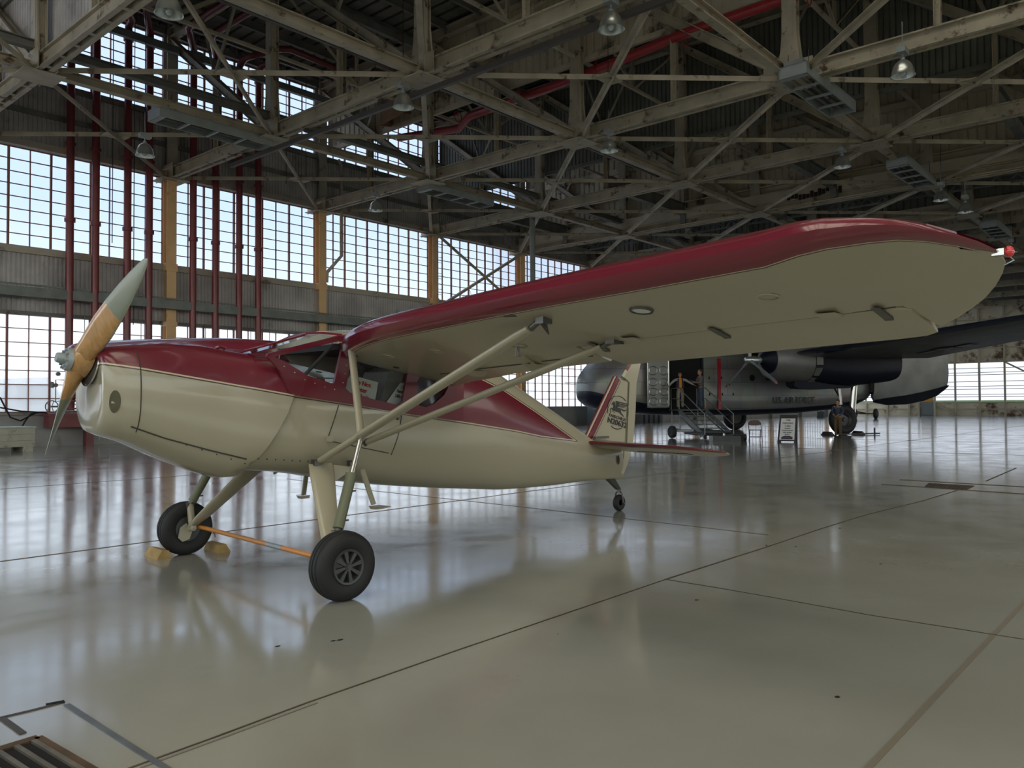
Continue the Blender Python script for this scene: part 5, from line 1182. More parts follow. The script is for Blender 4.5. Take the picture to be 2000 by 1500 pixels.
# nacelles, cowlings, propellers, undercarriage
TIPR = tx_(1538, 765, -4.95); TIPL = tx_(1422, 748, -4.95)
for s in (-1, 1):
    yc = s * 4.35
    mb = MB(); R8 = []
    for x, rr, zc2, sq in ((-3.95, 0.62, 3.42, 1), (-4.02, 0.75, 3.42, 1), (-3.85, 0.86, 3.40, 1), (-3.2, 0.95, 3.38, 1), (-2.2, 0.98, 3.36, 1)):
        R8.append([V((x, yc + rr * math.cos(q), zc2 + rr * math.sin(q))) for q in [2 * PI * k / 28 for k in range(28)]])
    mb.loft(R8, False); NC = mb.build('engine_cowling', M['alu_skin'], C82, 40)
    mb = MB(); mb.lathe([(0.001, 0.0), (0.62, 0.0), (0.62, 0.05), (0.3, 0.35), (0.16, 0.5), (0.001, 0.5)], (-3.9, yc, 3.42), (-1, 0, 0), 24); mb.build('engine_front', M['navy'], NC, 40)
    mb = MB()
    for k in range(12): a = 2 * PI * k / 12; mb.box((-2.02, yc + 1.0 * math.cos(a), 3.36 + 1.0 * math.sin(a)), (0.34, 0.40, 0.03), 0, Matrix.Rotation(a + PI / 2, 3, 'X'))
    build_each(mb, 'cowl_flap', M['alu_skin'], NC)
    mb = MB(); R9 = []
    for x, rr, zc2, hh in ((-2.15, 0.93, 3.36, 0.93), (-1.0, 0.98, 3.30, 1.0), (0.2, 1.0, 3.28, 1.05), (1.4, 0.95, 3.32, 0.98), (2.4, 0.85, 3.36, 0.92), (2.72, 0.8, 3.38, 0.86)):
        R9.append([V((x, yc + rr * math.copysign(abs(math.cos(q)) ** 0.75, math.cos(q)), zc2 + hh * math.copysign(abs(math.sin(q)) ** 0.75, math.sin(q)))) for q in [2 * PI * k / 28 for k in range(28)]])
    mb.loft(R9); NA = mb.build('nacelle', M['navy'], C82, 40)
    mb = MB(); mb.loft([[V((x, yc + w2 * a, zz)) for a, zz in ((-1, zt), (1, zt), (0.8, zb), (-0.8, zb))] for x, w2, zt, zb in ((-2.85, 0.35, 2.6, 2.25), (-2.6, 0.4, 2.6, 2.12), (-1.55, 0.4, 2.5, 2.08), (0.2, 0.3, 2.45, 2.15), (0.9, 0.2, 2.5, 2.35))]); mb.build('oil_cooler_scoop', M['navy'], NA, 40)
    # propeller with three blades
    pr = empty('propeller', (-4.95, yc, 3.40)); pr.parent = C82
    vb = (TIPR - V((-4.95, -4.35, 3.40))); a0 = math.atan2(vb.z, vb.y); Ln = 2.25
    for k in range(3):
        a = a0 + 2 * PI * k / 3; u2 = V((0, math.cos(a), math.sin(a))); tg2 = V((0, -math.sin(a), math.cos(a))); mb = MB(); R = []
        for f_, ch, th, be in ((0.05, 0.16, 0.15, 60), (0.16, 0.17, 0.13, 55), (0.3, 0.28, 0.07, 45), (0.55, 0.32, 0.045, 35), (0.8, 0.28, 0.03, 28), (0.93, 0.24, 0.022, 25), (0.98, 0.17, 0.02, 24), (1.0, 0.06, 0.01, 24)):
            cd3 = tg2 * math.cos(math.radians(be)) + V((1, 0, 0)) * math.sin(math.radians(be)); nd = u2.cross(cd3)
            R.append([u2 * (Ln * f_) + cd3 * (ch / 2 * math.cos(q)) + nd * (th / 2 * math.sin(q)) for q in [2 * PI * i / 12 for i in range(12)]])
        mb.loft(R, True, 0, True, lambda i, k2: 1 if i >= 5 else 0); mb.build('blade', [M['galv'], M['red_lens']], pr, 50)
    mb = MB(); mb.lathe([(0.001, 0.28), (0.1, 0.25), (0.16, 0.1), (0.17, -0.2), (0.14, -0.55), (0.001, -0.55)], (0, 0, 0), (-1, 0, 0), 16); mb.build('hub', M['alu'], pr, 40)
    # main gear
    mb = MB(); mb.cyl((-0.22, yc, 2.4), (-0.1, yc, 1.35), 0.085, 12); mb.cyl((0.62, yc - 0.05, 2.45), (0.42, yc - 0.05, 0.75), 0.11, 12); mb.cyl((0.75, yc - 0.1, 2.4), (0.6, yc - 0.1, 0.9), 0.03, 8)
    mb.build('gear_strut', M['chrome'], C82, 50)
    mb = MB(); mb.cyl((-0.55, yc, 2.3), (0.35, yc, 1.0), 0.04, 8); mb.cyl((0.0, yc, 1.0), (0.42, yc, 0.8), 0.1, 8); mb.build('drag_brace', M['navy'], C82, 50)
    wr = empty('main_wheel', (0.0, yc, 0.70)); wr.parent = C82
    mb = MB(); mb.lathe([(0.36, -0.16), (0.46, -0.22), (0.6, -0.21), (0.68, -0.14), (0.71, -0.05), (0.71, 0.05), (0.68, 0.14), (0.6, 0.21), (0.46, 0.22), (0.36, 0.16)], (0, 0, 0), (0, 1, 0), 40); mb.build('tyre', M['rubber'], wr, 40)
    mb = MB(); mb.lathe([(0.001, 0.14), (0.08, 0.14), (0.1, 0.08), (0.28, 0.06), (0.32, 0.13), (0.37, 0.15), (0.38, -0.15), (0.001, -0.12)], (0, 0, 0), (0, s, 0), 32); mb.build('hub', M['hub_grey'], wr, 40)
# nose gear
mb = MB(); mb.cyl((-9.2, 0, 1.3), (-9.2, 0, 0.45), 0.09, 10); mb.build('nose_strut', M['chrome'], C82, 50)
mb = MB(); mb.lathe([(0.2, -0.14), (0.32, -0.16), (0.44, -0.1), (0.46, 0), (0.44, 0.1), (0.32, 0.16), (0.2, 0.14), (0.001, 0.1)], (-9.2, 0, 0.455), (0, 1, 0), 28); mb.build('nose_wheel', M['rubber'], C82, 40)
# wings with navy boot
def wsec(y):
    k = (abs(y) - 1.8) / 14.4; le = -3.9 + 3.0 * k; te = 4.7 - 2.0 * k
    z = 3.95 - 0.32 * (min(abs(y), 5.2) - 1.8) / 3.4 + (0.075 * max(0, abs(y) - 5.2)); return le, te, z, 0.55 - 0.3 * k
for s in (-1, 1):
    mb = MB(); R = []
    for y in (1.5, 3.2, 5.2, 7, 9, 11, 13, 15, 15.9, 16.2):
        le, te, z, th = wsec(y); kk = 1.0 if y < 15.5 else (0.75 if y < 16 else 0.35); cm = (le + te) / 2; ch = (te - le) * kk; rr2 = []
        for f_, h in ((1, 0.0), (0.7, 0.35), (0.4, 0.62), (0.2, 0.6), (0.08, 0.42), (0.02, 0.2), (0, 0.0), (0.02, -0.15), (0.08, -0.27), (0.2, -0.36), (0.4, -0.38), (0.7, -0.2), (1, -0.03)):
            rr2.append(V((cm - ch / 2 + f_ * ch, s * y, z + h * th * kk - 0.10 * (f_ - 0.3))))
        R.append(rr2)
    mb.loft(R, True, 0, True, lambda i, k: 2 if i < 2 else (1 if 2 < k < 8 else 0)); W2 = mb.build('wing', [M['alu_skin'], M['navy_boot'], M['navy']], C82, 35)
    if s < 0: NW = W2
# star insignia beneath the near wing
def under(x, y):
    le, te, z, th = wsec(y); f_ = (x - le) / (te - le); h = -0.36 if f_ < 0.4 else -0.38 + 0.5 * (f_ - 0.4); return z + h * th - 0.10 * (f_ - 0.3)
z = 3.8
for _ in range(12):
    d = ray(1848, 681); p = EYE + d * ((z - EYE.z) / d.z); q = TPi @ p; z = under(q.x, q.y)
M['ins_dark'] = mat('insignia blue', (0.03, 0.035, 0.05), 0.5); M['ins_white'] = mat('insignia white', (0.5, 0.5, 0.49), 0.5)
def flat_under(name, pts, m, off):
    mb = MB(); mb.prism([V((x, y, under(x, y) - off)) for x, y in pts], (0, 0, -0.006)); return mb.build(name, m, NW)
rr = 0.62
flat_under('insignia_disc', [(q.x + rr * math.cos(a), q.y + rr * math.sin(a)) for a in [2 * PI * k / 24 for k in range(24)]], M['ins_dark'], 0.015)
flat_under('insignia_star', [(q.x - (rr * (1 if k % 2 == 0 else 0.40)) * math.cos(2 * PI * k / 10), q.y + (rr * (1 if k % 2 == 0 else 0.40)) * math.sin(2 * PI * k / 10)) for k in range(10)], M['ins_white'], 0.026)
for s in (-1, 1):
    flat_under('insignia_bar', [(q.x - 0.28, q.y + s * 0.55), (q.x - 0.28, q.y + s * 1.35), (q.x + 0.28, q.y + s * 1.35), (q.x + 0.28, q.y + s * 0.55)], M['ins_dark'], 0.012)
    flat_under('insignia_bar', [(q.x - 0.18, q.y + s * 0.62), (q.x - 0.18, q.y + s * 1.25), (q.x + 0.18, q.y + s * 1.25), (q.x + 0.18, q.y + s * 0.62)], M['ins_white'], 0.022)

# ------------------------------------------------------------------ boarding stairs
SRZ = TROT - math.radians(9.5)
ST_ = TW((-7.0, -2.15, 0))
STM = Matrix.Translation(ST_) @ Matrix.Rotation(SRZ, 4, 'Z')
BS = empty('boarding_stairs', ST_, SRZ, 'grey wheeled boarding stairs at the open door of the transport aeroplane', 'stairs')
M['stair'] = mat('dark grey stair paint', (0.075, 0.08, 0.08), 0.5, 0.2, 0.15, 3)
M['rail_grey'] = mat('grey hand rail', (0.24, 0.26, 0.26), 0.4, 0.4)
W_ = 0.62; PZ = 1.22; YP, YB = -1.15, -4.0
mb = MB(); mb.bb((-W_ - 0.1, YP, PZ - 0.06), (W_ + 0.1, 0.0, PZ)); mb.build('platform', M['stair'], BS)
for k in range(6):
    t2 = (k + 1) / 7; mb = MB(); mb.box((0, YP + (YB - YP) * t2, PZ + (0.12 - PZ) * t2), (2 * W_, 0.26, 0.04)); mb.build('step', M['stair'], BS)
for s in (-1, 1):
    mb = MB(); mb.beam((s * W_, YP + 0.1, PZ - 0.05), (s * W_, YB, 0.12), 0.05, 0.18); mb.beam((s * (W_), YP + 0.1, PZ - 0.3), (s * W_, YB + 0.4, 0.1), 0.05, 0.06); mb.build('stringer', M['rail_grey'], BS)
    mb = MB(); mb.tube([(s * W_, 0, PZ), (s * W_, 0, PZ + 0.95), (s * W_, YP + 0.1, PZ + 0.95), (s * W_, YB, 1.05), (s * W_, YB, 0.1)], 0.022, 8); mb.tube([(s * W_, 0, PZ + 0.48), (s * W_, YP + 0.1, PZ + 0.48), (s * W_, YB, 0.6)], 0.018, 8); mb.tube([(s * W_, YP + 0.1, PZ), (s * W_, YP + 0.1, PZ + 0.95)], 0.02, 8); mb.build('hand_rail', M['rail_grey'], BS, 50)
    mb = MB(); mb.cyl((s * W_, -0.1, PZ - 0.05), (s * W_, -0.1, 0.3), 0.03, 8); mb.cyl((s * W_, YP, PZ - 0.05), (s * W_, YP, 0.3), 0.03, 8); mb.build('leg', M['rail_grey'], BS, 50)
    mb = MB(); mb.lathe([(0.001, -0.03), (0.09, -0.03), (0.1, 0), (0.09, 0.03), (0.001, 0.03)], (s * W_, YB - 0.05, 0.1), (1, 0, 0), 14); mb.build('caster', M['rubber'], BS, 40)
mb = MB(); mb.beam((-W_, -0.1, 0.32), (-W_, YB, 0.24), 0.07, 0.1); mb.beam((W_, -0.1, 0.32), (W_, YB, 0.24), 0.07, 0.1); mb.beam((-W_, -2.6, 0.3), (W_, -2.6, 0.3), 0.08, 0.1); mb.bb((-0.45, -3.2, 0.12), (0.5, -1.2, 0.34)); mb.build('chassis', M['stair'], BS)
wp = STM.inverted() @ on_z(1313, 856)
mb = MB(); mb.beam((-W_, -2.8, 0.34), (wp.x + 0.1, wp.y, 0.32), 0.08, 0.1); mb.cyl((-W_, -3.6, 0.2), (wp.x + 0.5, wp.y + 0.1, 0.26), 0.015, 6); mb.build('outrigger', M['rail_grey'], BS)
mb = MB(); mb.lathe([(0.001, -0.08), (0.12, -0.09), (0.2, -0.1), (0.26, -0.06), (0.27, 0), (0.26, 0.06), (0.2, 0.1), (0.12, 0.09), (0.001, 0.08)], (wp.x, wp.y, 0.27), V((1, 0.25, 0)), 24); mb.build('wheel', M['rubber'], BS, 40)

# ------------------------------------------------------------------ people
SKIN = mat('skin', (0.42, 0.23, 0.15), 0.55); HAIRD = mat('dark hair', (0.03, 0.02, 0.015), 0.7); SHOE = mat('dark shoes', (0.02, 0.018, 0.016), 0.5)
def skinmesh(name, pts, edges, m, sub=1):
    me = bpy.data.meshes.new(name); me.from_pydata([p[:3] for p in pts], edges, []); o = bpy.data.objects.new(name, me); COL.objects.link(o)
    sk = o.modifiers.new('skin', 'SKIN'); sk.use_smooth_shade = True; sk.branch_smoothing = 0.6
    for i, p in enumerate(pts): me.skin_vertices[0].data[i].radius = (p[3], p[4] if len(p) > 4 else p[3]); me.skin_vertices[0].data[i].use_root = (i == 0)
    ss = o.modifiers.new('sub', 'SUBSURF'); ss.levels = sub; ss.render_levels = sub
    dg = bpy.context.evaluated_depsgraph_get(); res = bpy.data.meshes.new_from_object(o.evaluated_get(dg)); bpy.data.objects.remove(o); bpy.data.meshes.remove(me)
    res.materials.clear(); res.materials.append(m); return res
def person(loc, rz, label, arms, top_m, leg_m, hair_m=HAIRD, sc_=1.0, head_turn=0.0, head_tilt=0.0, jacket=None, vest=None, belt=True, legs=None, sleeve='long'):
    """front faces -y in the figure's own frame; arms: for each side elbow and wrist"""
    r = empty('person', loc, rz, label, 'person'); r.scale = (sc_,) * 3
    lg = legs or {}
    P = [(0, 0, 0.95, 0.13, 0.10), (0, -0.005, 1.08, 0.135, 0.095), (0, 0.0, 1.25, 0.15, 0.105), (0, 0.0, 1.39, 0.135, 0.085), (0, 0.0, 1.46, 0.055, 0.055), (0, -0.01, 1.55, 0.052, 0.055)]
    E = [(0, 1), (1, 2), (2, 3), (3, 4), (4, 5)]
    hands = []
    for s in (-1, 1):
        el, wr_ = arms[s]; b = len(P); sh = V((s * 0.185, 0.0, 1.40))
        P += [(*sh, 0.062), (*el, 0.046), (*V(el).lerp(V(wr_), 0.5), 0.042), (*wr_, 0.03)]; E += [(3, b), (b, b + 1), (b + 1, b + 2), (b + 2, b + 3)]
        d = (V(wr_) - V(el)).normalized(); palm = V(wr_) + d * 0.06; P.append((*palm, 0.036, 0.02)); E.append((b + 3, b + 4))
        side = d.cross(V((0, 0, 1))); side = side.normalized() if side.length > 0.1 else V((1, 0, 0)); hands.append((palm, d, side, s))
    for s in (-1, 1):
        b = len(P); kx, ky = lg.get(s, (0, 0))
        P += [(s * 0.095, 0, 0.88, 0.088), (s * 0.10 + kx * 0.5, -0.02 + ky * 0.5, 0.50, 0.06), (s * 0.10 + kx * 0.8, 0.0 + ky * 0.8, 0.32, 0.055), (s * 0.105 + kx, 0.02 + ky, 0.09, 0.04), (s * 0.115 + kx, -0.12 + ky, 0.035, 0.035, 0.03)]
        E += [(0, b), (b, b + 1), (b + 1, b + 2), (b + 2, b + 3), (b + 3, b + 4)]
    me = skinmesh('person', P, E, SKIN)
    mb = MB(); mb.v = [tuple(v.co) for v in me.vertices]; mb.f = [tuple(f.vertices) for f in me.polygons]; mb.m = [0] * len(mb.f); bpy.data.meshes.remove(me)
    for palm, d, side, s in hands:
        for k in range(4):
            st = palm + d * 0.02 + side * (-0.027 + 0.018 * k); ln = (0.062, 0.075, 0.07, 0.055)[k]
            mb.tube([st, st + d * ln * 0.5 + V((0, -0.004, -0.004)), st + d * ln + V((0, -0.012, -0.018))], [0.0095, 0.009, 0.006], 6)
        st = palm - d * 0.02 + side * 0.03; mb.tube([st, st + side * 0.025 + d * 0.02, st + side * 0.03 + d * 0.05], [0.011, 0.01, 0.007], 6)
    hr = Matrix.Translation((0, -0.01, 1.60)) @ Matrix.Rotation(head_turn, 4, 'Z') @ Matrix.Rotation(head_tilt, 4, 'X')
    rings = []
    for z, rx, ry, oy in ((-0.115, 0.02, 0.02, -0.05), (-0.105, 0.042, 0.05, -0.035), (-0.075, 0.058, 0.078, -0.015), (-0.03, 0.068, 0.092, 0), (0.02, 0.074, 0.098, 0.0), (0.065, 0.073, 0.096, 0.005), (0.1, 0.06, 0.078, 0.008), (0.122, 0.03, 0.04, 0.008), (0.126, 0.006, 0.008, 0.008)):
        rings.append([hr @ V((rx * math.cos(q), oy + ry * math.sin(q), z)) for q in [2 * PI * k / 16 for k in range(16)]])
    mb.loft(rings)
    mb.prism([hr @ V(p) for p in ((0, -0.085, 0.02), (-0.013, -0.09, -0.035), (0, -0.12, -0.035))], hr.to_3x3() @ V((0.012, 0, 0)))
    for s in (-1, 1): mb.tube([hr @ V((s * 0.072, 0.01, 0.02)), hr @ V((s * 0.086, 0.02, 0.015)), hr @ V((s * 0.072, 0.015, -0.03))], [0.012, 0.014, 0.009], 6)
    for s in (-1, 1): mb.sphere(hr @ V((s * 0.028, -0.088, 0.012)), 0.010, 8, 1)
    mb.box(hr @ V((0, -0.092, -0.062)), (0.045, 0.012, 0.010), 2)
    body = mb.build('body', [SKIN, M['ink'], mat('lips', (0.3, 0.12, 0.1), 0.5)], r, 60, fix=False)
    hm = MB(); rings = []
    for z, k in ((0.0, 1.06), (0.03, 1.09), (0.07, 1.10), (0.105, 1.05), (0.13, 0.6), (0.137, 0.1)):
        rx, ry = 0.073 * k, 0.097 * k
        rings.append([hr @ V((rx * math.cos(q), 0.012 + ry * math.sin(q) * (1 if math.sin(q) > 0 else (0.78 if z < 0.06 else 0.95)), z + (0.035 if math.sin(q) < -0.2 and z < 0.05 else 0))) for q in [2 * PI * k2 / 16 for k2 in range(16)]])
    hm.loft(rings); hm.build('hair', hair_m, r, 60)
    # trousers
    P = [(0, 0, 0.97, 0.15, 0.115), (0, 0, 1.02, 0.145, 0.11)]; E = [(0, 1)]
    for s in (-1, 1):
        b = len(P); kx, ky = lg.get(s, (0, 0))
        P += [(s * 0.098, 0, 0.86, 0.104), (s * 0.102 + kx * 0.5, -0.02 + ky * 0.5, 0.5, 0.078), (s * 0.105 + kx * 0.85, 0.01 + ky * 0.85, 0.2, 0.07), (s * 0.107 + kx, 0.012 + ky, 0.075, 0.068)]; E += [(0, b), (b, b + 1), (b + 1, b + 2), (b + 2, b + 3)]
    o = bpy.data.objects.new('trousers', skinmesh('trousers', P, E, leg_m)); COL.objects.link(o); o.parent = r
    P = [(0, 0, 0.99, 0.153, 0.115), (0, 0, 1.1, 0.152, 0.112), (0, 0, 1.26, 0.167, 0.12), (0, 0, 1.39, 0.15, 0.098), (0, 0.0, 1.455, 0.065, 0.065)]; E = [(0, 1), (1, 2), (2, 3), (3, 4)]
    for s in (-1, 1):
        el, wr_ = arms[s]; b = len(P); sh = V((s * 0.19, 0.0, 1.40)); el = V(el); wr_ = V(wr_)
        P += [(*sh, 0.074), (*sh.lerp(el, 0.55), 0.064)]; E += [(3, b), (b, b + 1)]
        if sleeve == 'long': P += [(*el, 0.058), (*el.lerp(wr_, 0.92), 0.045)]; E += [(b + 1, b + 2), (b + 2, b + 3)]
    o = bpy.data.objects.new('shirt', skinmesh('shirt', P, E, top_m)); COL.objects.link(o); o.parent = r
    if jacket:
        for s in (-1, 1):
            jm = MB(); jm.loft([[V((s * (0.078 + w2 * a), -0.02 + dd - 0.13 * (1 - a * 0.9), zz)) for a, dd in ((0, 0), (0.5, -0.0), (1.0, 0.06), (1.0, 0.09), (0.5, 0.02), (0, 0.02))] for zz, w2 in ((0.98, 0.12), (1.15, 0.12), (1.32, 0.11), (1.42, 0.08))]); jm.build('jacket_front', jacket, r, 50)
    if vest:
        vm = MB(); vm.loft([[V((w2 * a, -0.135 * k3 + 0.03 * a * a, zz)) for a in (-1, -0.5, 0, 0.5, 1)] + [V((w2 * a, -0.10 * k3 + 0.03 * a * a, zz)) for a in (1, 0.5, 0, -0.5, -1)] for zz, w2, k3 in ((1.0, 0.085, 0.93), (1.15, 0.085, 0.93), (1.3, 0.08, 0.97), (1.4, 0.06, 0.85), (1.47, 0.05, 0.55))]); vm.build('shirt_front', vest, r, 50)
    if belt: bm_ = MB(); bm_.lathe([(0.15, -0.02), (0.158, 0.0), (0.15, 0.025)], (0, 0, 1.0), (0, 0, 1), 20); bo = bm_.build('belt', SHOE, r, 50); bo.scale = (1, 0.8, 1)
    for s in (-1, 1):
        kx, ky = lg.get(s, (0, 0)); sm = MB(); c = V((s * 0.112 + kx, ky - 0.05, 0))
        sm.loft([[c + V((w2 * math.cos(q), yy, z0 + hh * max(-0.9, math.sin(q)))) for q in [2 * PI * k / 12 for k in range(12)]] for yy, w2, z0, hh in ((-0.13, 0.02, 0.025, 0.02), (-0.10, 0.042, 0.035, 0.034), (-0.02, 0.048, 0.045, 0.048), (0.06, 0.045, 0.06, 0.062), (0.12, 0.035, 0.05, 0.05))]); sm.build('shoe', SHOE, r, 60)
    return r
tan = mat('tan trousers', (0.26, 0.215, 0.15), 0.8); jeans = mat('blue jeans', (0.06, 0.085, 0.12), 0.8); orange_shirt = mat('orange shirt', (0.62, 0.27, 0.03), 0.7); grey_jk = mat('grey hooded top', (0.155, 0.145, 0.13), 0.85); white_sl = mat('white sleeves', (0.34, 0.35, 0.36), 0.8); dk_jk = mat('navy and white jacket', (0.03, 0.035, 0.055), 0.7); blue_t = mat('blue grey shirt', (0.04, 0.06, 0.10), 0.8); brown = mat('brown work trousers', (0.14, 0.085, 0.04), 0.85)
camdir = lambda p: math.atan2(p.y - EYE.y, p.x - EYE.x) - PI / 2      # rotation that faces the viewer
fa = STM @ V((-0.36, -0.5, PZ)); fb = STM @ V((0.5, -0.75, PZ))
pa = person(fa, camdir(fa) + 0.15, 'person in an orange shirt and open jacket with both arms spread on the stair rails', {-1: (-0.40, -0.04, 1.24), 1: (0.42, -0.05, 1.20)} and {-1: ((-0.40, -0.02, 1.24), (-0.56, -0.12, 1.06)), 1: ((0.42, -0.02, 1.26), (0.62, -0.1, 1.14))}, white_sl, tan, mat('brown hair', (0.09, 0.045, 0.02), 0.7), 0.97, 0.1, 0.0, dk_jk, orange_shirt)
pb = person(fb, camdir(fb) - 1.2, 'bearded person in a grey top and jeans reading a phone on the stair platform', {-1: ((-0.22, -0.10, 1.14), (-0.08, -0.32, 1.20)), 1: ((0.23, -0.10, 1.13), (0.06, -0.30, 1.16))}, grey_jk, jeans, mat('auburn hair', (0.075, 0.035, 0.02), 0.7), 1.05, 0.0, -0.0)
pc_ = on_z(1637, 854); pc_.z = 0
pcx = person(pc_, camdir(pc_) - 0.35, 'person in a blue grey shirt and brown trousers standing before the big wheel', {-1: ((-0.26, -0.03, 1.16), (-0.10, -0.24, 1.05)), 1: ((0.26, -0.03, 1.16), (0.12, -0.24, 1.03))}, blue_t, brown, HAIRD, 0.935, -0.3, 0.0)
# phone in the hand of the reader
ph = MB(); ph.box((0, 0, 0), (0.075, 0.012, 0.15)); o = tag(ph.build('phone', M['ink']), 'dark phone held by the person in the grey top', 'phone')
rzb = camdir(fb) - 1.2; o.matrix_world = Matrix.Translation(fb) @ Matrix.Rotation(rzb, 4, 'Z') @ Matrix.Translation((-0.03, -0.44, 1.30)) @ Matrix.Rotation(0.9, 4, 'X')
# ------------------------------------------------------------------ smaller things on the floor
# folding chair
pc = on_z(1475, 861); pc.z = 0; rzc = camdir(pc)
FC = empty('folding_chair', pc, rzc + 0.1, 'maroon metal folding chair standing alone left of the sign board', 'chair')
M['chair'] = mat('maroon brown chair paint', (0.085, 0.04, 0.035), 0.4)
mb = MB(); mb.loft([[V((x, y, 0.44 - 0.02 * (x * x) * 8)) for x in (-0.21, -0.1, 0, 0.1, 0.21)] + [V((x, y, 0.42 - 0.02 * (x * x) * 8)) for x in (0.21, 0.1, 0, -0.1, -0.21)] for y in (-0.22, -0.1, 0.05, 0.18)]); mb.build('seat', M['chair'], FC, 40)
mb = MB(); mb.loft([[V((x, y, z)) for x, z in ((-0.225, 0.62), (-0.22, 0.72), (-0.16, 0.80), (0, 0.815), (0.16, 0.80), (0.22, 0.72), (0.225, 0.62), (0.1, 0.60), (-0.1, 0.60))] for y in (0.155, 0.175)]); mb.build('backrest', M['chair'], FC, 40)
for s in (-1, 1):
    mb = MB(); mb.cyl((s * 0.235, 0.17, 0.72), (s * 0.235, -0.27, 0.0), 0.013, 8); mb.build('leg', M['chair'], FC, 50)
    mb = MB(); mb.cyl((s * 0.20, -0.1, 0.45), (s * 0.215, 0.24, 0.0), 0.013, 8); mb.build('leg', M['chair'], FC, 50)
mb = MB(); mb.cyl((-0.23, -0.16, 0.18), (0.23, -0.16, 0.18), 0.009, 6); mb.build('stretcher', M['chair'], FC, 50)
mb = MB(); mb.cyl((-0.21, 0.16, 0.12), (0.21, 0.16, 0.12), 0.009, 6); mb.build('stretcher', M['chair'], FC, 50)
# sign board
ps = on_z(1538, 863.5); ps.z = 0
SB = empty('sandwich_board', ps, camdir(ps) - 0.10, 'black sandwich board with a white printed poster in front of the big aeroplane', 'sign')
M['board'] = mat('black plastic board', (0.012, 0.012, 0.014), 0.45)
lean = 0.20; Hs = 1.04; rake = 0.06
mb = MB()
def sbp(x, h, side, o_=0): return V((x + rake * (h - 0.0), (-0.33 + 0.27 * h / Hs + o_) if side < 0 else (0.30 - 0.24 * h / Hs + o_), h))
mb.hexa([sbp(-0.335, 0.05, -1), sbp(0.335, 0.05, -1), sbp(0.335, 0.05, -1, 0.03), sbp(-0.335, 0.05, -1, 0.03), sbp(-0.31, Hs, -1), sbp(0.31, Hs, -1), sbp(0.31, Hs, -1, 0.03), sbp(-0.31, Hs, -1, 0.03)]); mb.build('front_board', M['board'], SB)
mb = MB(); mb.hexa([sbp(-0.335, 0.05, 1), sbp(0.335, 0.05, 1), sbp(0.335, 0.05, 1, 0.03), sbp(-0.335, 0.05, 1, 0.03), sbp(-0.31, Hs, 1), sbp(0.31, Hs, 1), sbp(0.31, Hs, 1, 0.03), sbp(-0.31, Hs, 1, 0.03)]); mb.build('back_board', M['board'], SB)
mb = MB()
for x in (-0.3, 0.3):
    for sd_ in (-1, 1): mb.hexa([sbp(x - 0.035, 0.0, sd_), sbp(x + 0.035, 0.0, sd_), sbp(x + 0.035, 0.0, sd_, 0.03), sbp(x - 0.035, 0.0, sd_, 0.03), sbp(x - 0.035, 0.06, sd_), sbp(x + 0.035, 0.06, sd_), sbp(x + 0.035, 0.06, sd_, 0.03), sbp(x - 0.035, 0.06, sd_, 0.03)])
build_each(mb, 'leg', M['board'], SB)
mb = MB(); mb.prism([sbp(-0.27, 0.10, -1, -0.003), sbp(0.27, 0.10, -1, -0.003), sbp(0.255, 0.90, -1, -0.003), sbp(-0.255, 0.90, -1, -0.003)], (0, -0.004, 0)); PO = mb.build('poster', M['card'], SB)
xs_, ups = V((1, 0, 0)), (sbp(0, 1, -1) - sbp(0, 0, -1)).normalized()
for body, h, sz in (('1948', 0.83, 0.085), ('FAIRCHILD', 0.72, 0.085), ('C-82A', 0.61, 0.085), ('"PACKET"', 0.52, 0.055), ('"FLYING BOXCAR"', 0.445, 0.052), ('USAF 48-0581', 0.37, 0.058), ('N9701F', 0.295, 0.058)):
    text('lettering', body, sz, mat3(xs_, ups, sbp(0.0, h, -1, -0.010)), M['ink'], PO, 0.0022, 0.001, 0.92)
mb = MB(); mb.prism([sbp(-0.20, 0.125, -1, -0.008), sbp(0.20, 0.125, -1, -0.008), sbp(0.205, 0.20, -1, -0.008), sbp(0.10, 0.245, -1, -0.008), sbp(-0.10, 0.245, -1, -0.008), sbp(-0.205, 0.20, -1, -0.008)], (0, -0.003, 0)); BD = mb.build('badge', mat('navy badge', (0.03, 0.03, 0.07), 0.5), PO)
mb = MB(); mb.prism([sbp(-0.15, 0.165, -1, -0.013), sbp(0.15, 0.165, -1, -0.013), sbp(0.15, 0.205, -1, -0.013), sbp(-0.15, 0.205, -1, -0.013)], (0, -0.002, 0)); mb.build('stripe', mat('dull red stripe', (0.2, 0.03, 0.05), 0.5), BD)
# boxes at the stair foot
p0, p1 = on_z(1386, 861), on_z(1395, 861); d = (p1 - p0).normalized(); n_ = V((-d.y, d.x, 0))
mb = MB(); mb.prism([p0, p1, p1 + n_ * 0.25, p0 + n_ * 0.25], (0, 0, 0.19)); mb.box((p0 + p1) / 2 + V((0, 0, 0.12)) - n_ * 0.004, (0.06, 0.01, 0.025)); tag(mb.build('storage_box', M['galv']), 'small grey box on the floor at the stair foot', 'box')
p0, p1 = on_z(1396, 862), on_z(1447, 862.5)
mb = MB(); mb.prism([p0, p1, p1 + n_ * 0.45, p0 + n_ * 0.45], (0, 0, 0.21)); mb.prism([p0 - d * 0.02 - n_ * 0.01, p1 + d * 0.02 - n_ * 0.01, p1 + d * 0.02 + n_ * 0.46, p0 - d * 0.02 + n_ * 0.46], (0, 0, -0.0) if False else (0, 0, 0.02)); tag(mb.build('step_block', M['stair']), 'long low black step block beside the stairs', 'step')
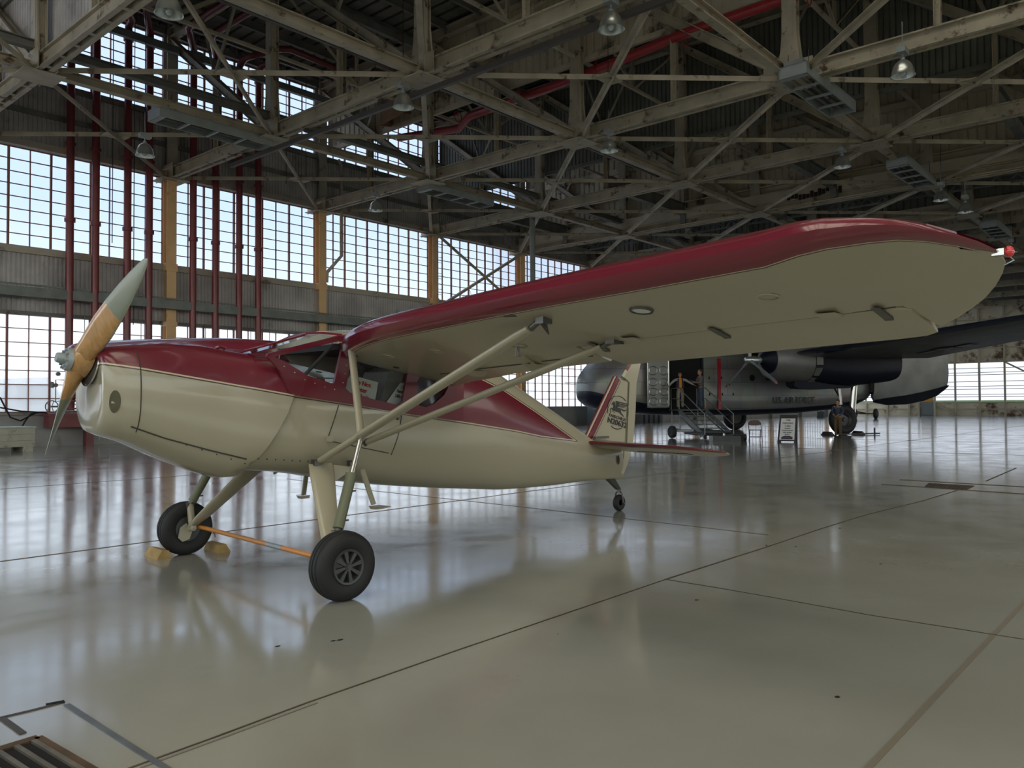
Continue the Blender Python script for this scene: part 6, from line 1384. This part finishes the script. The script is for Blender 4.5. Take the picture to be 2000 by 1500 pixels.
q = on_z(1455, 861); mb = MB(); mb.lathe([(0.001, -0.06), (0.1, -0.06), (0.13, -0.03), (0.13, 0.03), (0.1, 0.06), (0.001, 0.06)], (q.x, q.y, 0.13), d, 20); tag(mb.build('wheel_chock', M['rubber'], None, 40), 'small black rubber wheel on the floor left of the folding chair', 'wheel')
# wheel chocks and bar at the big wheel
for dx, lab in ((-0.85, 'dark block before the big wheel'), (0.85, 'dark block behind the big wheel')):
    mb = MB(); mb.prism([(-0.15, -0.3, 0), (0.15, -0.3, 0), (0.0, -0.3, 0.16)], (0, 0.6, 0)); o = tag(mb.build('wheel_chock', M['stair']), lab, 'chock'); o.matrix_world = TP @ Matrix.Translation((dx, -4.35, 0))
mb = MB(); mb.beam((-0.9, -4.9, 0.05), (1.6, -4.9, 0.05), 0.05, 0.06); mb.beam((1.3, -4.9, 0.0), (1.3, -4.9, 0.32), 0.05, 0.05); o = tag(mb.build('tow_bar', M['dark_pipe']), 'dark tow bar lying on the floor in front of the big wheel', 'bar'); o.matrix_world = TP.copy()
# far small cart with two wheels beyond the big aeroplane
q = on_z(1690, 818); mb = MB()
CT = empty('ground_cart', (q.x, q.y, 0), 0, 'small dark two wheeled cart far behind the big wheel', 'cart')
for s in (-1, 1): mb = MB(); mb.lathe([(0.001, -0.12), (0.35, -0.14), (0.46, -0.08), (0.46, 0.08), (0.35, 0.14), (0.001, 0.12)], (0, s * 0.9, 0.46), (0, 1, 0), 20); mb.build('wheel', M['rubber'], CT, 40)
mb = MB(); mb.beam((0, -0.9, 0.46), (0, 0.9, 0.46), 0.1, 0.1); mb.beam((0, 0, 0.5), (-2.2, 1.2, 0.9), 0.1, 0.12); mb.beam((-1.6, 0.9, 0.0), (-1.6, 0.9, 0.95), 0.08, 0.08); mb.build('frame', M['stair'], CT)
q = on_z(1606, 816); mb = MB(); mb.bb((-0.5, -0.3, 0.06), (0.5, 0.3, 0.62)); mb.bb((-0.55, -0.32, 0.0), (-0.2, 0.32, 0.1)); mb.cyl((-0.4, 0, 0.6), (-0.6, 0, 1.0), 0.04, 8); o = tag(mb.build('floor_scrubber', M['stair']), 'dark machine standing far behind the sign board', 'machine'); o.location = (q.x, q.y, 0)
# cabinets and bins by the window wall near the nose
p0 = on_y(1149, 800, YW - 0.9)
mb = MB(); mb.bb((p0.x, YW - 1.5, 0), (p0.x + 1.9, YW - 0.8, 1.75)); CB = tag(mb.build('storage_cabinet', mat('blue grey cabinet', (0.11, 0.15, 0.17), 0.5)), 'blue grey cabinet by the wall under the nose of the big aeroplane', 'cabinet')
for k in range(2): mb = MB(); mb.bb((p0.x + 0.1 + 0.9 * k, YW - 1.53, 0.1), (p0.x + 0.92 + 0.9 * k, YW - 1.5, 1.65)); dd = mb.build('door', M['galv'], CB); mb = MB(); mb.bb((p0.x + 0.16 + 0.9 * k, YW - 1.56, 0.7), (p0.x + 0.2 + 0.9 * k, YW - 1.53, 1.4)); mb.build('handle', M['ink'], dd)
M['bin'] = mat('grey bin', (0.12, 0.13, 0.14), 0.6)
root = None
for k in range(5):
    q = on_y(1249 + 9.5 * k, 818, YW - 1.0); lab = '%s grey bin from the left in the row by the far wall' % ORD[k]
    if root is None:
        root = empty('waste_bin', (q.x, YW - 1.0, 0), 0, lab, 'bin', 'grey bins by the far wall'); mb = MB(); mb.loft([[V((a * w2, b2 * w2, z)) for a, b2 in ((-1, -1), (1, -1), (1, 1), (-1, 1))] for z, w2 in ((0, 0.19), (0.95, 0.22))]); mb.build('body', M['bin'], root); mb = MB(); mb.loft([[V((a * w2, b2 * w2, z)) for a, b2 in ((-1, -1), (1, -1), (1, 1), (-1, 1))] for z, w2 in ((0.95, 0.235), (1.05, 0.2))]); mb.build('lid', M['bin'], root)
    else: dup(root, (q.x, YW - 1.0, 0), None, lab)
# crate at the left edge
pq = on_z(68, 881); CRX = pq.x
CRT = empty('shipping_crate', (pq.x - 1.5, pq.y + 0.6, 0), 0, 'pale wooden crate on pallet feet at the left wall', 'crate')
M['crate'] = mat('pale painted crate wood', (0.50, 0.485, 0.40), 0.7, 0, 0.12, 3, (0.3, 0.27, 0.2), 0.3, 2)
mb = MB()
for k in range(3): mb.bb((-2.2, -0.6, 0.16 + 0.21 * k), (1.5, 0.6, 0.365 + 0.21 * k))
mb.build('box', M['crate'], CRT)
mb = MB(); mb.bb((-2.25, -0.63, 0.79), (1.53, 0.63, 0.83)); mb.build('lid', mat('pale green crate lid', (0.45, 0.58, 0.50), 0.5), CRT)
mb = MB()
for x in (-2.0, -0.9, 0.2, 1.3): mb.bb((x - 0.15, -0.6, 0.0), (x + 0.15, 0.6, 0.16))
build_each(mb, 'foot', M['crate'], CRT)
mb = MB()
for i in range(3):
    for k in range(6): mb.bb((-1.0 + 0.14 * k - 0.05 * (i % 2), -0.606, 0.68 - 0.085 * i), (-1.0 + 0.14 * k + random.uniform(0.05, 0.1), -0.602, 0.715 - 0.085 * i))
mb.build('stencil_marks', M['ink'], CRT)
# cables on the wall at the left
for i, (pts, lab) in enumerate((([(0, 776), (20, 815), (40, 822), (70, 806), (90, 806)], 'black cable looping down from the left window sill'), ([(0, 796), (40, 803), (90, 806), (105, 818), (118, 826)], 'black cable along the sill to the manifold'), ([(40, 840), (48, 824), (60, 808), (75, 806)], 'black cable hanging from the sill to the crate'))):
    mb = MB(); P = [on_y(x, y, YW - 0.5) for x, y in pts]; Q = []
    for a, b2 in zip(P, P[1:]): Q += [a, a.lerp(b2, 0.5)]
    Q.append(P[-1]); mb.tube(Q, 0.03, 6); tag(mb.build('cable', M['black'], None, 60), lab, 'cable')
# parked truck outside, seen through the panes
TK = empty('tank_truck', (10.5, YW + 9.0, -0.3), 0, 'pale silver tank truck parked outside the lower left window', 'truck')
M['pale'] = mat('pale silver paint', (0.80, 0.84, 0.86), 0.4)
mb = MB(); mb.lathe([(0.001, -5.5), (0.9, -5.4), (1.25, -5.1), (1.25, 1.2), (0.9, 1.5), (0.001, 1.6)], (0, 0, 2.2), (1, 0, 0), 24); mb.build('tank', M['pale'], TK, 40)
mb = MB(); mb.loft([[V((x, y, z)) for y, z in ((-1.2, 0.7), (1.2, 0.7), (1.2, zt - 0.3), (0.9, zt), (-0.9, zt), (-1.2, zt - 0.3))] for x, zt in ((1.8, 3.1), (3.6, 3.2), (4.3, 2.3), (6.0, 2.1), (6.4, 1.6))]); CAB = mb.build('cab', M['pale'], TK, 30)
mb = MB(); mb.bb((2.2, -1.22, 1.9), (3.4, -1.2, 2.8)); mb.build('window', M['galv'], CAB)
for x in (-4.0, -2.9, 2.6, 5.4):
    mb = MB()
    mb.lathe([(0.001, -1.25), (0.5, -1.25), (0.52, -0.9), (0.001, -0.9)], (x, 0, 0.5), (0, 1, 0), 18); mb.build('wheel', M['rubber'], TK, 40)

# ------------------------------------------------------------------ floor joints, drains and marks
def strip(name, pts, wd, m, label, z=0.002, th=0.002):
    mb = MB()
    for a, b2 in zip(pts, pts[1:]): mb.beam(V((*a, z)), V((*b2, z)), wd, th)
    return tag(mb.build(name, m), label, 'floor joint', kind='structure')
M['joint'] = mat('dirty floor joint', (0.075, 0.055, 0.035), 0.85, 0, 0.3, 6); M['joint2'] = mat('filled joint edge', (0.19, 0.17, 0.13), 0.7)
def fz(px, py): p = on_z(px, py); return (p.x, p.y)
nt_ = [0]
def joint(pix, wd, m, label):
    nt_[0] += 1; return strip('trim_%d' % nt_[0], [fz(*q) for q in pix], wd, m, label)
ya = on_z(416, 1441.8).y
joint([(250, 1502), (416, 1441.8), (600, 1373), (900, 1268), (1200, 1166), (1300, 1131.8)], 0.012, M['joint'], 'long joint in the floor running from the drain to the far doors')
joint([(275, 1500), (420, 1447), (620, 1373)], 0.010, M['joint2'], 'second edge of the long floor joint near the drain')
joint([(1300, 1131.8), (1500, 1067.7), (1600, 1034), (1692, 1005.5), (1800, 979), (1869, 958)], 0.022, M['joint'], 'far part of the long floor joint')
joint([(1300, 1131.8), (1400, 1148), (1500, 1165.5), (1700, 1201.8), (2000, 1249)], 0.012, M['joint'], 'thin joint crossing the floor to the right edge')
joint([(560, 935), (724, 958), (1000, 988), (1300, 1022), (1500, 1045)], 0.014, M['joint'], 'thin joint crossing the floor behind the wheels')
joint([(1925, 940), (1985, 914)], 0.03, M['joint'], 'short end of the long joint beyond the far drain')
for k in range(8): x = 26.0 + 7.6 * k; strip('trim_%d' % (20 + k), [(x, YW - 0.3), (x, -20)], 0.05, M['joint2'], '%s faint joint across the far floor' % ORD[k])
for k in range(4): y = 24.5 - 7.8 * k; strip('trim_%d' % (40 + k), [(-5, y), (90, y)], 0.03, M['joint2'], '%s faint joint along the far floor' % ORD[k])
# far drain channel
a, b2, c2, d2 = on_z(1758, 937), on_z(2000, 951), on_z(2000, 965), on_z(1722, 946)
M['rusty'] = mat('rusty drain', (0.09, 0.055, 0.03), 0.8, 0, 0.4, 5)
mb = MB()
for p, q in ((a, b2), (d2, c2)): mb.beam(V((p.x, p.y, 0.003)), V((q.x, q.y, 0.003)), 0.06, 0.004)
tag(mb.build('drain_channel', M['rusty']), 'rusty edged drain channel across the far floor at the right', 'drain')
mb = MB(); g0, g1, g2_, g3 = on_z(1815, 944), on_z(1904, 949), on_z(1887, 957), on_z(1806, 952)
G = tag(MB.build(mb, 'floor_grate', M['rusty']) if False else None, None, None) if False else None
mb.prism([V((p.x, p.y, 0.001)) for p in (g0, g1, g2_, g3)], (0, 0, 0.003)); G = tag(mb.build('floor_grate', M['rusty']), 'brown iron grate in the far drain channel', 'grate')
mb = MB()
for k in range(16):
    t2 = k / 16; p = g0.lerp(g1, t2); q = g3.lerp(g2_, t2); mb.beam(V((p.x, p.y, 0.006)), V((q.x, q.y, 0.006)), 0.02, 0.005)
build_each(mb, 'bar', M['fitting'], G)
# near drain grate at the lower left corner
M['iron'] = mat('worn iron bar', (0.20, 0.18, 0.14), 0.45, 0.5, 0.3, 8)
ga, gb, gc = on_z(0, 1466), on_z(65, 1446), on_z(190, 1560)
mb = MB(); ux = (gb - ga).normalized(); uy = V((ux.y, -ux.x, 0)); L_ = 0.9; Wd = 0.62
o0 = gb + ux * 0.02
GR = tag(MB().build('drain_grate', M['iron']) if False else empty('drain_grate', (o0.x, o0.y, 0)), 'rusty iron drain grate with thick bars in the lower left corner', 'grate')
mb = MB(); mb.prism([V((-ux * Wd).to_tuple()), V((0, 0, 0)), uy * L_, -ux * Wd + uy * L_], (0, 0, 0.002)); mb.build('pit', M['black_in'], GR)
for k in range(9):
    mb = MB(); p = -ux * (0.03 + 0.07 * k) + V((0, 0, 0.008)); mb.beam(p + uy * 0.03, p + uy * L_, 0.022, 0.012); mb.build('bar', M['iron'], GR)
mb = MB(); mb.beam(-ux * Wd + V((0, 0, 0.006)), V((0, 0, 0.006)), 0.05, 0.010); mb.beam(V((0, 0, 0.006)), uy * L_ + V((0, 0, 0.006)), 0.035, 0.010); mb.build('frame', M['rusty'], GR)
# steel edging strips round the drain slab
M['edge_steel'] = mat('blue grey steel edging', (0.17, 0.19, 0.21), 0.35, 0.4, 0.2, 4)
for i, (pts, wd, m, lab) in enumerate((([(130, 1377), (200, 1423), (270, 1468), (335, 1508)], 0.03, M['edge_steel'], 'steel edging strip right of the near drain'), ([(0, 1403), (60, 1389), (118, 1374)], 0.016, M['dark_pipe'], 'dark edging strip behind the near drain'), ([(4, 1404), (45, 1434)], 0.03, M['dark_pipe'], 'dark short crack left of the near drain'), ([(90, 1378), (126, 1371)], 0.035, M['black_in'], 'dark corner plate of the near drain slab'))):
    mb = MB(); P = [on_z(*q) for q in pts]
    for p, q in zip(P, P[1:]): mb.beam(V((p.x, p.y, 0.003)), V((q.x, q.y, 0.003)), wd, 0.005)
    tag(mb.build('floor_strip', m), lab, 'strip')
mb = MB()
for px, py in ((650, 1252), (664, 1250), (1635, 1362), (1555, 1068), (1497, 1065), (541, 1263), (1361, 1172), (1620, 1027), (1640, 1032), (1720, 1102)):
    p = on_z(px, py); n = 7; mb.prism([V((p.x + 0.022 * math.cos(2 * PI * k / n) * random.uniform(0.5, 1.2), p.y + 0.015 * math.sin(2 * PI * k / n) * random.uniform(0.5, 1.2), 0.001)) for k in range(n)], (0, 0, 0.001))
tag(mb.build('floor_stain', M['black_in']), 'scattered dark chips and spots on the near floor', 'stain', kind='stuff')
